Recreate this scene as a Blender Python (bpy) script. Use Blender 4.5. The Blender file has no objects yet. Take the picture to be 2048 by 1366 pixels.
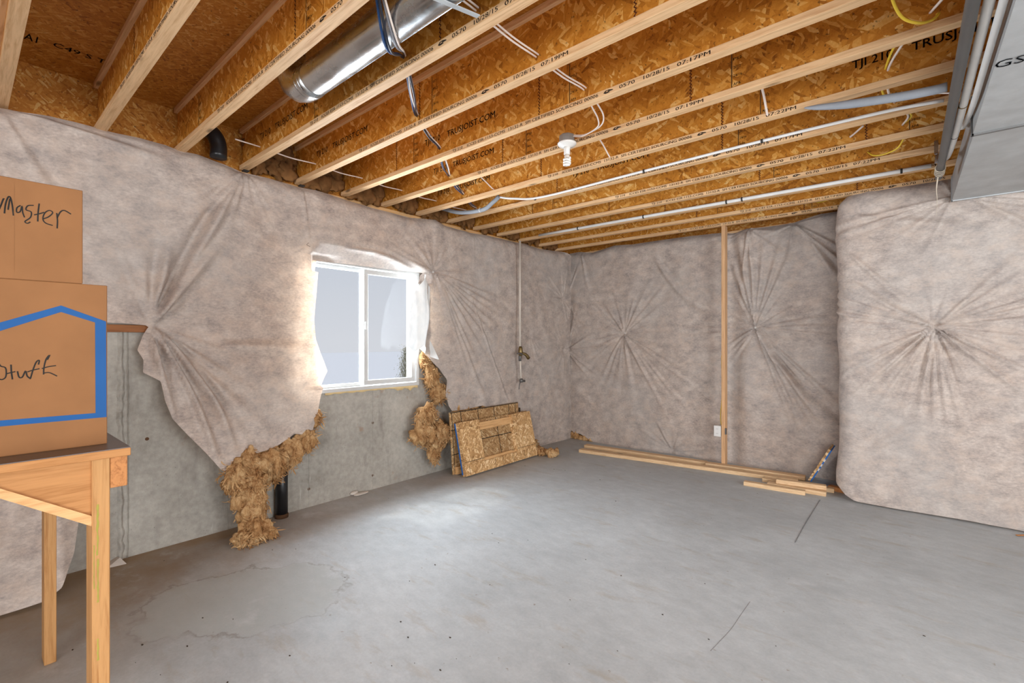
import bpy, bmesh, math, random
import numpy as np
from mathutils import Vector, noise as mnoise

random.seed(7); rng = np.random.default_rng(7)
scene = bpy.context.scene
COL = scene.collection
PI = math.pi

# ------------------------------------------------------------------ camera
FPX = 935.0; YAW = math.atan(935.0/1109.0); CAMZ = 1.378
CA, SA = math.cos(YAW), math.sin(YAW)
cam = bpy.data.cameras.new('camera'); cam.sensor_width = 36; cam.lens = FPX*36/2048
cam.clip_start = .02; cam.clip_end = 500
camo = bpy.data.objects.new('camera', cam); COL.objects.link(camo)
camo.location = (0, 0, CAMZ); camo.rotation_euler = (PI/2, 0, YAW)
scene.camera = camo

# ------------------------------------------------------------------ world, lights, exposure
W = bpy.data.worlds.new('sky'); scene.world = W; W.use_nodes = True
wt = W.node_tree; bg = wt.nodes['Background']
tc = wt.nodes.new('ShaderNodeTexCoord'); sp = wt.nodes.new('ShaderNodeSeparateXYZ')
mr = wt.nodes.new('ShaderNodeMapRange'); cr = wt.nodes.new('ShaderNodeMix'); cr.data_type = 'RGBA'
wt.links.new(tc.outputs['Generated'], sp.inputs[0]); wt.links.new(sp.outputs['Z'], mr.inputs['Value'])
mr.inputs['From Min'].default_value = .0; mr.inputs['From Max'].default_value = .35
wt.links.new(mr.outputs[0], cr.inputs['Factor'])
cr.inputs[6].default_value = (.72, .73, .77, 1); cr.inputs[7].default_value = (.55, .60, .69, 1)
wt.links.new(cr.outputs[2], bg.inputs['Color']); bg.inputs['Strength'].default_value = .56

def area(name, loc, rot, sx, sy, power, col):
    l = bpy.data.lights.new(name, 'AREA'); l.shape = 'RECTANGLE'; l.size = sx; l.size_y = sy
    l.energy = power; l.color = col
    o = bpy.data.objects.new(name, l); COL.objects.link(o); o.location = loc; o.rotation_euler = rot
    return o
# daylight pressing in through the window beside the boxes (outside the glass, facing the room)
area('daylight_window', (-4.2, 2.40, 1.46), (0, -PI/2, 0), 1.4, 1.5, 118, (.84, .92, 1.0))
# added fill light, set in an unseen door opening behind the camera
area('fill_light_rear', (1.8, -3.93, 1.25), (PI/2, 0, 0), 3.2, 2.1, 182, (.92, .96, 1.0))
# second added fill light, in an unseen window opening right of the camera
area('fill_light_right', (3.43, 1.2, 1.5), (0, PI/2, 0), 1.5, 2.6, 100, (.92, .96, 1.0))
sun = bpy.data.lights.new('sun', 'SUN'); sun.energy = .5; sun.angle = math.radians(3); sun.color = (1, .95, .86)
suno = bpy.data.objects.new('sun', sun); COL.objects.link(suno)
suno.rotation_euler = Vector((.62, .22, -.95)).to_track_quat('-Z', 'Y').to_euler()

vs = scene.view_settings
vs.view_transform = 'Standard'; vs.look = 'None'; vs.gamma = 1; vs.use_curve_mapping = False
vs.exposure = 0.82

# ------------------------------------------------------------------ measuring helpers (a sight line met with a plane)
def sight(px, py):
    u = (px-1024)/FPX; w = -(py-683)/FPX
    return np.array([CA*u-SA, SA*u+CA, w])
CO = np.array([0, 0, CAMZ])
def on_x(px, py, x): d = sight(px, py); return CO+d*(x/d[0])
def on_y(px, py, y): d = sight(px, py); return CO+d*(y/d[1])
def on_z(px, py, z): d = sight(px, py); return CO+d*((z-CAMZ)/d[2])

def lin(r, g, b):
    f = lambda c: ((c/255+.055)/1.055)**2.4 if c/255 > .04045 else c/255/12.92
    return (f(r), f(g), f(b), 1)

# ------------------------------------------------------------------ materials
class NT:
    def __init__(s, name):
        s.m = bpy.data.materials.new(name); s.m.use_nodes = True; s.t = s.m.node_tree
        s.bsdf = s.t.nodes['Principled BSDF']; s.out = s.t.nodes['Material Output']
        s.tc = s.t.nodes.new('ShaderNodeTexCoord')
    def n(s, kind, **kw):
        x = s.t.nodes.new('ShaderNode'+kind)
        for k, v in kw.items(): setattr(x, k, v)
        return x
    def l(s, a, b): s.t.links.new(a, b)
    def setv(s, sock, v):
        if hasattr(v, 'is_output') or isinstance(v, bpy.types.NodeSocket): s.l(v, sock)
        else: sock.default_value = v
    def coords(s, scale=(1, 1, 1), rot=(0, 0, 0), loc=(0, 0, 0), src='Object'):
        mp = s.n('Mapping'); s.l(s.tc.outputs[src], mp.inputs[0])
        mp.inputs['Scale'].default_value = scale; mp.inputs['Rotation'].default_value = rot
        mp.inputs['Location'].default_value = loc
        return mp.outputs[0]
    def noise(s, vec, scale=5, detail=4, rough=.55, dist=0):
        x = s.n('TexNoise'); s.l(vec, x.inputs['Vector'])
        x.inputs['Scale'].default_value = scale; x.inputs['Detail'].default_value = detail
        x.inputs['Roughness'].default_value = rough; x.inputs['Distortion'].default_value = dist
        return x.outputs['Fac']
    def voro(s, vec, scale=5, feature='F1', out='Color'):
        x = s.n('TexVoronoi', feature=feature); s.l(vec, x.inputs['Vector']); x.inputs['Scale'].default_value = scale
        return x.outputs[out]
    def ramp(s, fac, stops):
        x = s.n('ValToRGB'); s.l(fac, x.inputs[0]); e = x.color_ramp.elements
        while len(e) < len(stops): e.new(.5)
        for q, (p, c) in zip(e, stops): q.position = p; q.color = c if len(c) == 4 else (*c, 1)
        return x.outputs[0]
    def mix(s, fac, a, b, mode='MIX'):
        x = s.n('Mix', data_type='RGBA', blend_type=mode)
        s.setv(x.inputs['Factor'], fac); s.setv(x.inputs[6], a); s.setv(x.inputs[7], b)
        return x.outputs[2]
    def math(s, op, a, b=0.0, c=None, clamp=False):
        x = s.n('Math', operation=op, use_clamp=clamp); s.setv(x.inputs[0], a); s.setv(x.inputs[1], b)
        if c is not None: s.setv(x.inputs[2], c)
        return x.outputs[0]
    def mapr(s, v, a, b, c=0, d=1):
        x = s.n('MapRange'); s.setv(x.inputs['Value'], v)
        for k, q in zip(('From Min', 'From Max', 'To Min', 'To Max'), (a, b, c, d)): x.inputs[k].default_value = q
        return x.outputs[0]
    def bump(s, h, strength=.3, dist=.01):
        x = s.n('Bump'); x.inputs['Strength'].default_value = strength; x.inputs['Distance'].default_value = dist
        s.l(h, x.inputs['Height']); s.l(x.outputs[0], s.bsdf.inputs['Normal']); return x.outputs[0]
    def fin(s, col, rough=.7, metal=0, spec=.3):
        s.setv(s.bsdf.inputs['Base Color'], col); s.setv(s.bsdf.inputs['Roughness'], rough)
        s.bsdf.inputs['Metallic'].default_value = metal
        s.bsdf.inputs['Specular IOR Level'].default_value = spec
        return s.m

def plain(name, rgb, rough=.6, metal=0, spec=.3, var=.08):
    s = NT(name); c = lin(*rgb)
    nz = s.noise(s.coords(), 9, 4)
    dk = tuple(q*(1-var*2) for q in c[:3])+(1,); lt = tuple(min(1, q*(1+var)) for q in c[:3])+(1,)
    return s.fin(s.ramp(nz, [(.3, dk), (.7, lt)]), rough, metal, spec)

def wood(name, light, dark, axis, knots=True):
    s = NT(name); k = {'x': (1.2, 22, 22), 'y': (22, 1.2, 22), 'z': (22, 22, 1.2)}[axis]
    oi = s.n('ObjectInfo'); cmb = s.n('CombineXYZ')
    s.l(s.math('MULTIPLY', oi.outputs['Random'], 40), cmb.inputs[0]); s.l(s.math('MULTIPLY', oi.outputs['Random'], 23), cmb.inputs[1])
    add = s.n('VectorMath', operation='ADD'); s.l(s.tc.outputs['Object'], add.inputs[0]); s.l(cmb.outputs[0], add.inputs[1])
    mp = s.n('Mapping'); s.l(add.outputs[0], mp.inputs[0]); mp.inputs['Scale'].default_value = k
    g = s.noise(mp.outputs[0], 3.2, 5, .6, .6)
    g2 = s.noise(mp.outputs[0], 14, 3, .6)
    v = s.math('ADD', s.math('MULTIPLY', g, .75), s.math('MULTIPLY', g2, .25))
    col = s.ramp(v, [(.32, lin(*dark)), (.52, lin(*light)), (.75, lin(*[min(255, q*1.07) for q in light]))])
    big = s.noise(add.outputs[0], 2.3, 2)
    col = s.mix(s.mapr(big, .35, .7, 0, .35), col, lin(*[q*.86 for q in light]), 'MIX')
    if knots:
        m2 = s.n('Mapping'); s.l(add.outputs[0], m2.inputs[0]); m2.inputs['Scale'].default_value = tuple(2.4 if q < 5 else 7 for q in k)
        d = s.voro(m2.outputs[0], 1.0, 'F1', 'Distance')
        col = s.mix(s.mapr(d, .05, .13, .85, 0), col, lin(*[q*.55 for q in dark]))
    s.bump(v, .12, .003)
    return s.fin(col, .65)

def osb(name, plane, along, tint=(1, 1, 1), lightness=1.0, contrast=1.0, tan=False, coarse=1.0):
    """strand board: layers of long thin random cells, turned different ways in the sheet's plane"""
    s = NT(name)
    layers = []
    dist = s.n('TexNoise'); s.l(s.tc.outputs['Object'], dist.inputs['Vector']); dist.inputs['Scale'].default_value = 9; dist.inputs['Detail'].default_value = 2
    sub = s.n('VectorMath', operation='SUBTRACT'); s.l(dist.outputs['Color'], sub.inputs[0]); sub.inputs[1].default_value = (.5, .5, .5)
    scl = s.n('VectorMath', operation='SCALE'); s.l(sub.outputs[0], scl.inputs[0]); scl.inputs['Scale'].default_value = .03
    oi = s.n('ObjectInfo'); cmb = s.n('CombineXYZ')
    for q, mlt in zip(range(3), (31, 17, 11)): s.l(s.math('MULTIPLY', oi.outputs['Random'], mlt), cmb.inputs[q])
    add = s.n('VectorMath', operation='ADD'); s.l(s.tc.outputs['Object'], add.inputs[0]); s.l(scl.outputs[0], add.inputs[1])
    add2 = s.n('VectorMath', operation='ADD'); s.l(add.outputs[0], add2.inputs[0]); s.l(cmb.outputs[0], add2.inputs[1])
    ax = {'xz': 1, 'xy': 2, 'yz': 0}[plane]
    for ang, sc in ((.15, 1), (1.1, .85), (-.8, 1.15)):
        rot = [0, 0, 0]; rot[ax] = ang
        m1 = s.n('Mapping', vector_type='TEXTURE'); s.l(add2.outputs[0], m1.inputs[0]); m1.inputs['Rotation'].default_value = rot
        m2 = s.n('Mapping'); s.l(m1.outputs[0], m2.inputs[0])
        sc *= coarse; k = [95*sc, 95*sc, 95*sc]; k['xyz'.index(along)] = 25*sc; k[ax] = 40*coarse
        m2.inputs['Scale'].default_value = k
        v = s.n('TexVoronoi'); s.l(m2.outputs[0], v.inputs['Vector']); v.inputs['Scale'].default_value = 1
        sep = s.n('SeparateColor'); s.l(v.outputs['Color'], sep.inputs[0]); layers.append((sep.outputs[0], sep.outputs[1], v.outputs['Distance']))
    n1 = layers[0][0]
    f = s.math('GREATER_THAN', layers[1][1], .55); val = s.mix(f, n1, layers[1][0])
    f2 = s.math('GREATER_THAN', layers[2][1], .62); val = s.mix(f2, val, layers[2][0])
    fine = s.noise(s.coords((60, 60, 60)), 1.5, 4)
    big = s.noise(s.coords(), 2.2, 3)
    hi = s.mapr(val, .58, 1.0, 0, .30*contrast); lo = s.mapr(val, .0, .22, -.13*contrast, 0); mid = s.math('MULTIPLY', val, .17*contrast)
    v = s.math('ADD', s.math('ADD', s.math('ADD', hi, lo), s.math('ADD', mid, s.math('MULTIPLY', fine, .34))), s.math('MULTIPLY', big, .5))
    t = lambda r, g, b: tuple(min(1, q*w*lightness) for q, w in zip(lin(r, g, b)[:3], tint))+(1,)
    if tan: col = s.ramp(v, [(.16, t(112, 78, 44)), (.36, t(164, 124, 80)), (.58, t(192, 152, 104)), (.80, t(212, 178, 130)), (.95, t(228, 200, 158))])
    else: col = s.ramp(v, [(.16, t(120, 66, 14)), (.36, t(178, 112, 32)), (.58, t(200, 134, 48)), (.80, t(216, 160, 80)), (.95, t(232, 192, 124))])
    pit = s.noise(s.coords((45, 45, 45)), 1.3, 2, .5)
    col = s.mix(s.mapr(pit, .66, .72, 0, .65), col, t(60, 34, 14))
    s.bump(v, .35, .004)
    return s.fin(col, .62)

def mat_blanket():
    s = NT('insulation_facing')
    c1 = s.noise(s.coords((3.6, 3.6, 5.2)), 2.0, 8, .68)
    c2 = s.noise(s.coords((22, 22, 44)), 2.0, 4, .7)
    c3 = s.noise(s.coords((1, 1, 1), loc=(4, 9, 2)), 1.3, 4, .6)
    v = s.math('ADD', s.math('MULTIPLY', c1, .62), s.math('MULTIPLY', c2, .38))
    col = s.ramp(v, [(.34, lin(160, 148, 143)), (.48, lin(200, 185, 175)), (.62, lin(228, 215, 204))])
    col = s.mix(s.mapr(c3, .42, .66, 0, .4), col, lin(200, 196, 192), 'MIX')
    col = s.mix(s.mapr(s.noise(s.coords((3, 3, 4), loc=(7, 1, 3)), 2.4, 6, .65), .48, .68, 0, .4), col, lin(230, 208, 190))
    s.bump(s.math('ADD', s.noise(s.coords((1, 1, 1)), 210, 3, .6), s.math('MULTIPLY', s.noise(s.coords(), 34, 4, .6), 1.6)), .22, .004)
    s.fin(col, .6, 0, .25)
    tr = s.n('BsdfTranslucent'); s.l(s.mix(1.0, col, lin(250, 226, 200), 'MULTIPLY'), tr.inputs['Color'])
    mx = s.n('MixShader'); mx.inputs[0].default_value = .24
    s.l(s.bsdf.outputs[0], mx.inputs[1]); s.l(tr.outputs[0], mx.inputs[2]); s.l(mx.outputs[0], s.out.inputs['Surface'])
    return s.m

def mat_flap():
    s = NT('thin_white_facing')
    col = s.ramp(s.noise(s.coords((6, 6, 3)), 3, 4), [(.3, lin(206, 206, 204)), (.7, lin(222, 220, 216))])
    s.fin(col, .6); tr = s.n('BsdfTranslucent'); s.l(col, tr.inputs['Color'])
    mx = s.n('MixShader'); mx.inputs[0].default_value = .045
    s.l(s.bsdf.outputs[0], mx.inputs[1]); s.l(tr.outputs[0], mx.inputs[2]); s.l(mx.outputs[0], s.out.inputs['Surface'])
    return s.m

def mat_concrete():
    s = NT('cast_concrete')
    a = s.noise(s.coords(), 1.7, 7, .6); b = s.noise(s.coords(), 26, 6, .65)
    v = s.math('ADD', s.math('MULTIPLY', a, .6), s.math('MULTIPLY', b, .4))
    col = s.ramp(v, [(.3, lin(136, 131, 122)), (.5, lin(166, 161, 152)), (.68, lin(190, 185, 175))])
    st = s.noise(s.coords((3, 3, .7), loc=(3, 1, 5)), 2.2, 5, .6)
    col = s.mix(s.mapr(st, .56, .7, 0, .45), col, lin(110, 102, 94))
    ru = s.noise(s.coords((2, 2, 2), loc=(8, 4, 1)), 2.6, 4)
    col = s.mix(s.mapr(ru, .66, .74, 0, .5), col, lin(150, 112, 78))
    pit = s.voro(s.coords(), 38, 'F1', 'Distance')
    pn = s.noise(s.coords(), 6, 2)
    pitm = s.math('MULTIPLY', s.mapr(pit, .04, .14, 1, 0), s.mapr(pn, .52, .6, 0, 1))
    col = s.mix(s.math('MULTIPLY', pitm, .55), col, lin(70, 64, 58))
    # pale lime streaks low on the wall
    xyz = s.n('SeparateXYZ'); s.l(s.tc.outputs['Object'], xyz.inputs[0])
    ef = s.noise(s.coords((1, 9, 1.2), loc=(0, 3, 0)), 2, 4, .7)
    low = s.mapr(xyz.outputs[2], .2, .75, 1, 0)
    col = s.mix(s.math('MULTIPLY', s.mapr(ef, .66, .72, 0, .5), low), col, lin(212, 210, 204))
    s.bump(s.math('SUBTRACT', b, s.math('MULTIPLY', pitm, .7)), .35, .008)
    return s.fin(col, .85, 0, .2)

def mat_floor():
    s = NT('slab_concrete')
    xyz = s.n('SeparateXYZ'); s.l(s.tc.outputs['Object'], xyz.inputs[0]); X, Y = xyz.outputs[0], xyz.outputs[1]
    a = s.noise(s.coords(), 1.1, 7, .62, .4); b = s.noise(s.coords((1, 1.7, 1), (0, 0, .5)), 9, 6, .65); c = s.noise(s.coords(), 70, 4, .6)
    v = s.math('ADD', s.math('ADD', s.math('MULTIPLY', a, .5), s.math('MULTIPLY', b, .32)), s.math('MULTIPLY', c, .18))
    col = s.ramp(v, [(.32, lin(160, 165, 167)), (.5, lin(181, 186, 188)), (.66, lin(200, 205, 207))])
    # brown clay dust swept up against the window wall
    wob = s.noise(s.coords(loc=(5, 5, 0)), 2.1, 6, .65)
    d = s.math('ADD', X, s.math('MULTIPLY', s.math('SUBTRACT', wob, .5), 1.5))
    edge = s.mapr(d, -3.85, -3.1, 1, 0)
    yn = s.mapr(Y, .9, 2.4, 1, .32); edge = s.math('MULTIPLY', edge, yn, clamp=True)
    col = s.mix(edge, col, lin(140, 108, 70))
    ym = s.mapr(Y, .2, 1.5, 1, 0); xm = s.mapr(d, -3.4, -2.1, 1, 0)
    col = s.mix(s.math('MULTIPLY', s.math('MULTIPLY', ym, xm), .85, clamp=True), col, lin(142, 122, 96))
    dn = s.noise(s.coords((1, 3.2, 1), (0, 0, .25), (2, 7, 0)), 2.6, 6, .7)
    col = s.mix(s.mapr(dn, .56, .7, 0, .4), col, lin(158, 142, 118))
    # old water mark with a fine dark outline
    cx, cy = (on_z(500, 1192, 0)[:2]).tolist()
    ddx = s.math('SUBTRACT', X, cx); ddy = s.math('SUBTRACT', Y, cy)
    _a, _b = on_z(325, 1215, 0), on_z(690, 1165, 0); ang = math.atan2(_b[1]-_a[1], _b[0]-_a[0]); 
    u = s.math('ADD', s.math('MULTIPLY', ddx, math.cos(ang)), s.math('MULTIPLY', ddy, math.sin(ang)))
    w = s.math('SUBTRACT', s.math('MULTIPLY', ddy, math.cos(ang)), s.math('MULTIPLY', ddx, math.sin(ang)))
    r = s.math('SQRT', s.math('ADD', s.math('POWER', s.math('DIVIDE', u, .52), 2), s.math('POWER', s.math('DIVIDE', w, .34), 2)))
    wn = s.noise(s.coords(loc=(1, 2, 0)), 3.4, 5, .6)
    r = s.math('ADD', r, s.math('MULTIPLY', s.math('SUBTRACT', wn, .5), 1.1))
    inside = s.mapr(r, .9, 1.0, .55, 0); line = s.math('MULTIPLY', s.mapr(r, .955, .985, 0, 1), s.mapr(r, .985, 1.03, 1, 0))
    col = s.mix(inside, col, lin(172, 176, 172)); 
    col = s.mix(s.math('MULTIPLY', line, s.mapr(s.noise(s.coords(), 4, 3), .38, .55, .1, .6)), col, lin(128, 120, 110))
    # pale scuffed patches and fine cracks
    sc = s.noise(s.coords(loc=(9, 3, 0)), 3.2, 7, .7); col = s.mix(s.mapr(sc, .58, .7, 0, .35), col, lin(212, 214, 216))
    ck = s.n('TexVoronoi', feature='DISTANCE_TO_EDGE'); 
    dv = s.n('VectorMath', operation='ADD'); nz = s.n('TexNoise'); s.l(s.tc.outputs['Object'], nz.inputs['Vector']); nz.inputs['Scale'].default_value = 2.2
    sv = s.n('VectorMath', operation='SCALE'); s.l(nz.outputs['Color'], sv.inputs[0]); sv.inputs['Scale'].default_value = .7
    s.l(s.tc.outputs['Object'], dv.inputs[0]); s.l(sv.outputs[0], dv.inputs[1]); s.l(dv.outputs[0], ck.inputs['Vector']); ck.inputs['Scale'].default_value = .55
    crack = s.math('MULTIPLY', s.mapr(ck.outputs['Distance'], 0, .0035, 1, 0), s.mapr(s.noise(s.coords(), .9, 2), .5, .6, 0, .6))
    
    sd = s.noise(s.coords(), 30, 3, .5); col = s.mix(s.mapr(sd, .72, .76, 0, .5), col, lin(120, 96, 66))
    s.bump(s.math('ADD', b, s.math('MULTIPLY', c, .5)), .12, .006)
    rough = s.mapr(a, .3, .7, .5, .72)
    return s.fin(col, rough, 0, .35)

def mat_wool():
    s = NT('glass_wool')
    a = s.noise(s.coords(), 11, 5, .65); b = s.noise(s.coords((60, 60, 22)), 2, 4, .7)
    v = s.math('ADD', s.math('MULTIPLY', a, .6), s.math('MULTIPLY', b, .4))
    col = s.ramp(v, [(.3, lin(120, 78, 42)), (.44, lin(178, 134, 88)), (.56, lin(208, 170, 122)), (.7, lin(236, 212, 172))])
    s.bump(v, .5, .01); s.fin(col, .85, 0, .15)
    tr = s.n('BsdfTranslucent'); s.l(col, tr.inputs['Color'])
    mx = s.n('MixShader'); mx.inputs[0].default_value = .18
    s.l(s.bsdf.outputs[0], mx.inputs[1]); s.l(tr.outputs[0], mx.inputs[2]); s.l(mx.outputs[0], s.out.inputs['Surface'])
    return s.m

def mat_metal(name, rgb, r0=.2, r1=.42, metal=1.0):
    s = NT(name); v = s.noise(s.coords(), 7, 5, .6)
    s.bump(s.noise(s.coords((3, 3, 3)), 3, 3), .12, .01)
    return s.fin(s.ramp(v, [(.3, lin(*[q*.88 for q in rgb])), (.7, lin(*rgb))]), s.mapr(v, .3, .7, r0, r1), metal, .5)

def mat_glass():
    s = NT('window_glass'); g = s.n('BsdfGlossy'); g.inputs['Roughness'].default_value = .02
    t = s.n('BsdfTransparent'); t.inputs['Color'].default_value = (.96, .97, .98, 1); mx = s.n('MixShader'); mx.inputs[0].default_value = .008
    s.l(t.outputs[0], mx.inputs[1]); s.l(g.outputs[0], mx.inputs[2]); s.l(mx.outputs[0], s.out.inputs['Surface'])
    return s.m

M = dict(
    floor=mat_floor(), concrete=mat_concrete(), blanket=mat_blanket(), flap=mat_flap(), wool=mat_wool(), wool_shaded=plain('shaded_wool', (120, 84, 50), .9, 0, .1, .3), glass=mat_glass(),  # rim wool is a darker brown: shade of the joist bays put into its colour
    osb_web=osb('strand_board_web', 'xz', 'z', (1, 1, 1), 1.06, 1.0, False, .55), osb_sheet=osb('strand_board_subfloor', 'xy', 'y', (1, .93, .85), .8, .8),
    osb_rim=osb('strand_board_rim', 'yz', 'y', (1, .92, .8), .72), osb_panel=osb('strand_board_panel', 'yz', 'y', (1, 1, 1), .84, 1.15, True, .8),
    osb_stile=osb('strand_board_stile', 'yz', 'z', (1, 1, 1), 1.2, 1.15, True, .8),
    pine_x=wood('pine_flange', (228, 188, 142), (196, 146, 98), 'x'), pine_y=wood('pine_lumber', (224, 178, 124), (188, 134, 80), 'y'),
    pine_z=wood('pine_upright', (220, 176, 132), (190, 140, 94), 'z'), fir_z=wood('fir_leg', (190, 142, 90), (160, 108, 58), 'z'),
    fir_y=wood('fir_board', (186, 132, 80), (154, 100, 50), 'y', False), fir_x=wood('fir_rail', (188, 128, 76), (146, 88, 48), 'x', False),
    lumber=wood('stud_lumber', (228, 194, 152), (200, 158, 114), 'x'),
    old_wood=wood('weathered_strip', (150, 96, 56), (110, 66, 34), 'y'),
    ink=plain('black_ink', (38, 34, 30), .7, var=.2), ink_faint=plain('faded_ink', (84, 62, 40), .75, var=.2),
    joint=plain('dark_glue_line', (84, 40, 20), .7, var=.2), stamp=plain('stamped_ink', (92, 72, 46), .75, var=.2),
    galv=mat_metal('galvanised_steel', (205, 208, 210), .16, .36), galv_dull=mat_metal('dull_galvanised_steel', (190, 192, 192), .42, .6, .3),
    steel=mat_metal('grey_steel_pipe', (120, 118, 116), .45, .6, .6),
    white_pl=plain('white_plastic', (232, 230, 226), .4, 0, .4, .03), cream=plain('cream_pipe', (214, 203, 190), .5, 0, .3, .04),
    vinyl=plain('white_vinyl', (206, 206, 204), .35, 0, .45, .02), vinyl_dk=plain('grey_gasket', (70, 72, 74), .5),
    black_pl=plain('black_plastic', (30, 30, 32), .35, 0, .5, .1), clip=plain('dark_clip', (52, 50, 48), .5),
    wire_white=plain('white_cable', (228, 212, 200), .45, 0, .4, .04), wire_blue=plain('blue_cable', (40, 78, 128), .4, 0, .4, .1),
    wire_grey=plain('grey_cable', (128, 128, 134), .4, 0, .4, .06), wire_dark=plain('dark_cable', (44, 46, 54), .4, 0, .4, .06),
    wire_yellow=plain('yellow_cable', (232, 196, 60), .45, 0, .4, .06), sleeve=plain('grey_foam_sleeve', (150, 154, 160), .8, 0, .2, .06),
    ceramic=plain('white_porcelain', (226, 222, 216), .25, 0, .5, .03), bulb=plain('frosted_bulb', (244, 242, 236), .3, 0, .5, .02),
    boxgrey=plain('grey_box_metal', (150, 146, 140), .45, .6), brass=mat_metal('tarnished_brass', (148, 128, 88), .4, .55),
    kraft=plain('kraft_card', (146, 102, 65), .75, 0, .2, .05), card_edge=plain('card_edge', (226, 206, 186), .8), tape=plain('blue_print', (6, 80, 142), .55, 0, .3, .03),
    table_top=plain('dark_laminate', (92, 84, 82), .35, 0, .5, .08), green=plain('green_mark', (164, 156, 70), .7), foam=plain('spray_foam', (222, 196, 146), .85, 0, .2, .1),
    blue_edge=plain('blue_painted_edge', (38, 110, 190), .6), paper=plain('white_scrap', (206, 196, 186), .8), tack=plain('black_staple', (40, 38, 36), .4),
    twine=plain('pale_twine', (206, 192, 172), .9), bark=plain('bare_branch', (160, 152, 134), .9), ground=plain('pale_ground', (247, 247, 250), .95, 0, .1, .02),
    shade_leaf=plain('dull_leaf', (196, 192, 166), .9), speck=plain('dark_debris', (62, 50, 38), .9), duct_ink=plain('grey_ink', (118, 118, 120), .7),
    washer=plain('pale_washer', (206, 200, 194), .5, 0, .4), tie=plain('dark_knot', (90, 62, 40), .8),
)

# ------------------------------------------------------------------ object helpers
def props(o, label=None, cat=None, group=None, kind=None):
    if label: o['label'] = label
    if cat: o['category'] = cat
    if group: o['group'] = group
    if kind: o['kind'] = kind
    return o
def world_loc(o):
    v = Vector((0, 0, 0))
    while o: v += o.location; o = o.parent
    return v
def mesh(name, V, F, mat, parent=None, smooth=False, data=None):
    if data is None:
        data = bpy.data.meshes.new(name)
        V = np.asarray(V, dtype=float)
        if parent is not None: V = V-np.array(world_loc(parent))
        data.from_pydata(V.tolist(), [], F if isinstance(F, list) else F.tolist())
        if mat is not None: data.materials.append(M[mat] if isinstance(mat, str) else mat)
        if smooth: data.polygons.foreach_set('use_smooth', [True]*len(data.polygons))
        data.update()
    o = bpy.data.objects.new(name, data); COL.objects.link(o)
    if parent is not None: o.parent = parent
    return o
def thing(name, label, cat, loc, group=None, kind=None):
    o = bpy.data.objects.new(name, None); COL.objects.link(o); o.location = tuple(loc); o.empty_display_size = .05
    return props(o, label, cat, group, kind)
def solo(name, VF, mat, label, cat, loc=None, group=None, smooth=False, kind=None):
    """a thing that is a single mesh, origin at its base"""
    V, F = VF; V = np.asarray(V, float)
    if loc is None: loc = (V[:, 0].mean(), V[:, 1].mean(), V[:, 2].min())
    o = mesh(name, V-np.array(loc), F, mat, None, smooth); o.location = tuple(loc)
    return props(o, label, cat, group, kind)
def join(*vfs):
    V = []; F = []; n = 0
    for v, f in vfs:
        v = np.asarray(v, float); V.append(v); F += [tuple(int(i)+n for i in q) for q in f]; n += len(v)
    return np.concatenate(V), F
def box(lo, hi, b=0.0):
    lo = np.minimum(lo, hi).astype(float) if True else lo; hi2 = np.maximum(lo, hi)
    x0, y0, z0 = lo; x1, y1, z1 = hi2
    if b <= 0:
        V = [(x0, y0, z0), (x1, y0, z0), (x1, y1, z0), (x0, y1, z0), (x0, y0, z1), (x1, y0, z1), (x1, y1, z1), (x0, y1, z1)]
        return np.array(V), [(0, 3, 2, 1), (4, 5, 6, 7), (0, 1, 5, 4), (1, 2, 6, 5), (2, 3, 7, 6), (3, 0, 4, 7)]
    bm = bmesh.new(); bmesh.ops.create_cube(bm, size=1)
    for v in bm.verts: v.co = Vector(((x0+x1)/2+v.co.x*(x1-x0), (y0+y1)/2+v.co.y*(y1-y0), (z0+z1)/2+v.co.z*(z1-z0)))
    bmesh.ops.bevel(bm, geom=bm.edges[:], offset=b, segments=1, affect='EDGES')
    V = np.array([v.co[:] for v in bm.verts]); bm.verts.index_update(); F = [tuple(v.index for v in f.verts) for f in bm.faces]; bm.free()
    return V, F
def obox(c, ux, uy, uz, dims, b=0.0):
    """box of dims (l, w, h) centred at c along three axes"""
    V, F = box(-np.array(dims)/2, np.array(dims)/2, b)
    A = np.array([ux, uy, uz], float); return V@A+np.array(c), F
def beam(p, q, w, h, b=.002, up=(0, 0, 1)):
    """bar from p to q, w wide sideways and h tall, p and q on its centre line"""
    p = np.array(p, float); q = np.array(q, float); L = np.linalg.norm(q-p); u = (q-p)/L
    s = np.cross(up, u); s /= np.linalg.norm(s); t = np.cross(u, s)
    return obox((p+q)/2, u, s, t, (L, w, h), b)
def smooth_path(P, n=8):
    P = np.array(P, float)
    if len(P) < 3 or n <= 1: return P
    Q = np.vstack([2*P[0]-P[1], P, 2*P[-1]-P[-2]]); out = []
    for i in range(1, len(Q)-2):
        for k in range(n):
            t = k/n; a, b, c, d = Q[i-1], Q[i], Q[i+1], Q[i+2]
            out.append(.5*((2*b)+(-a+c)*t+(2*a-5*b+4*c-d)*t*t+(-a+3*b-3*c+d)*t**3))
    out.append(P[-1]); return np.array(out)
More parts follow.
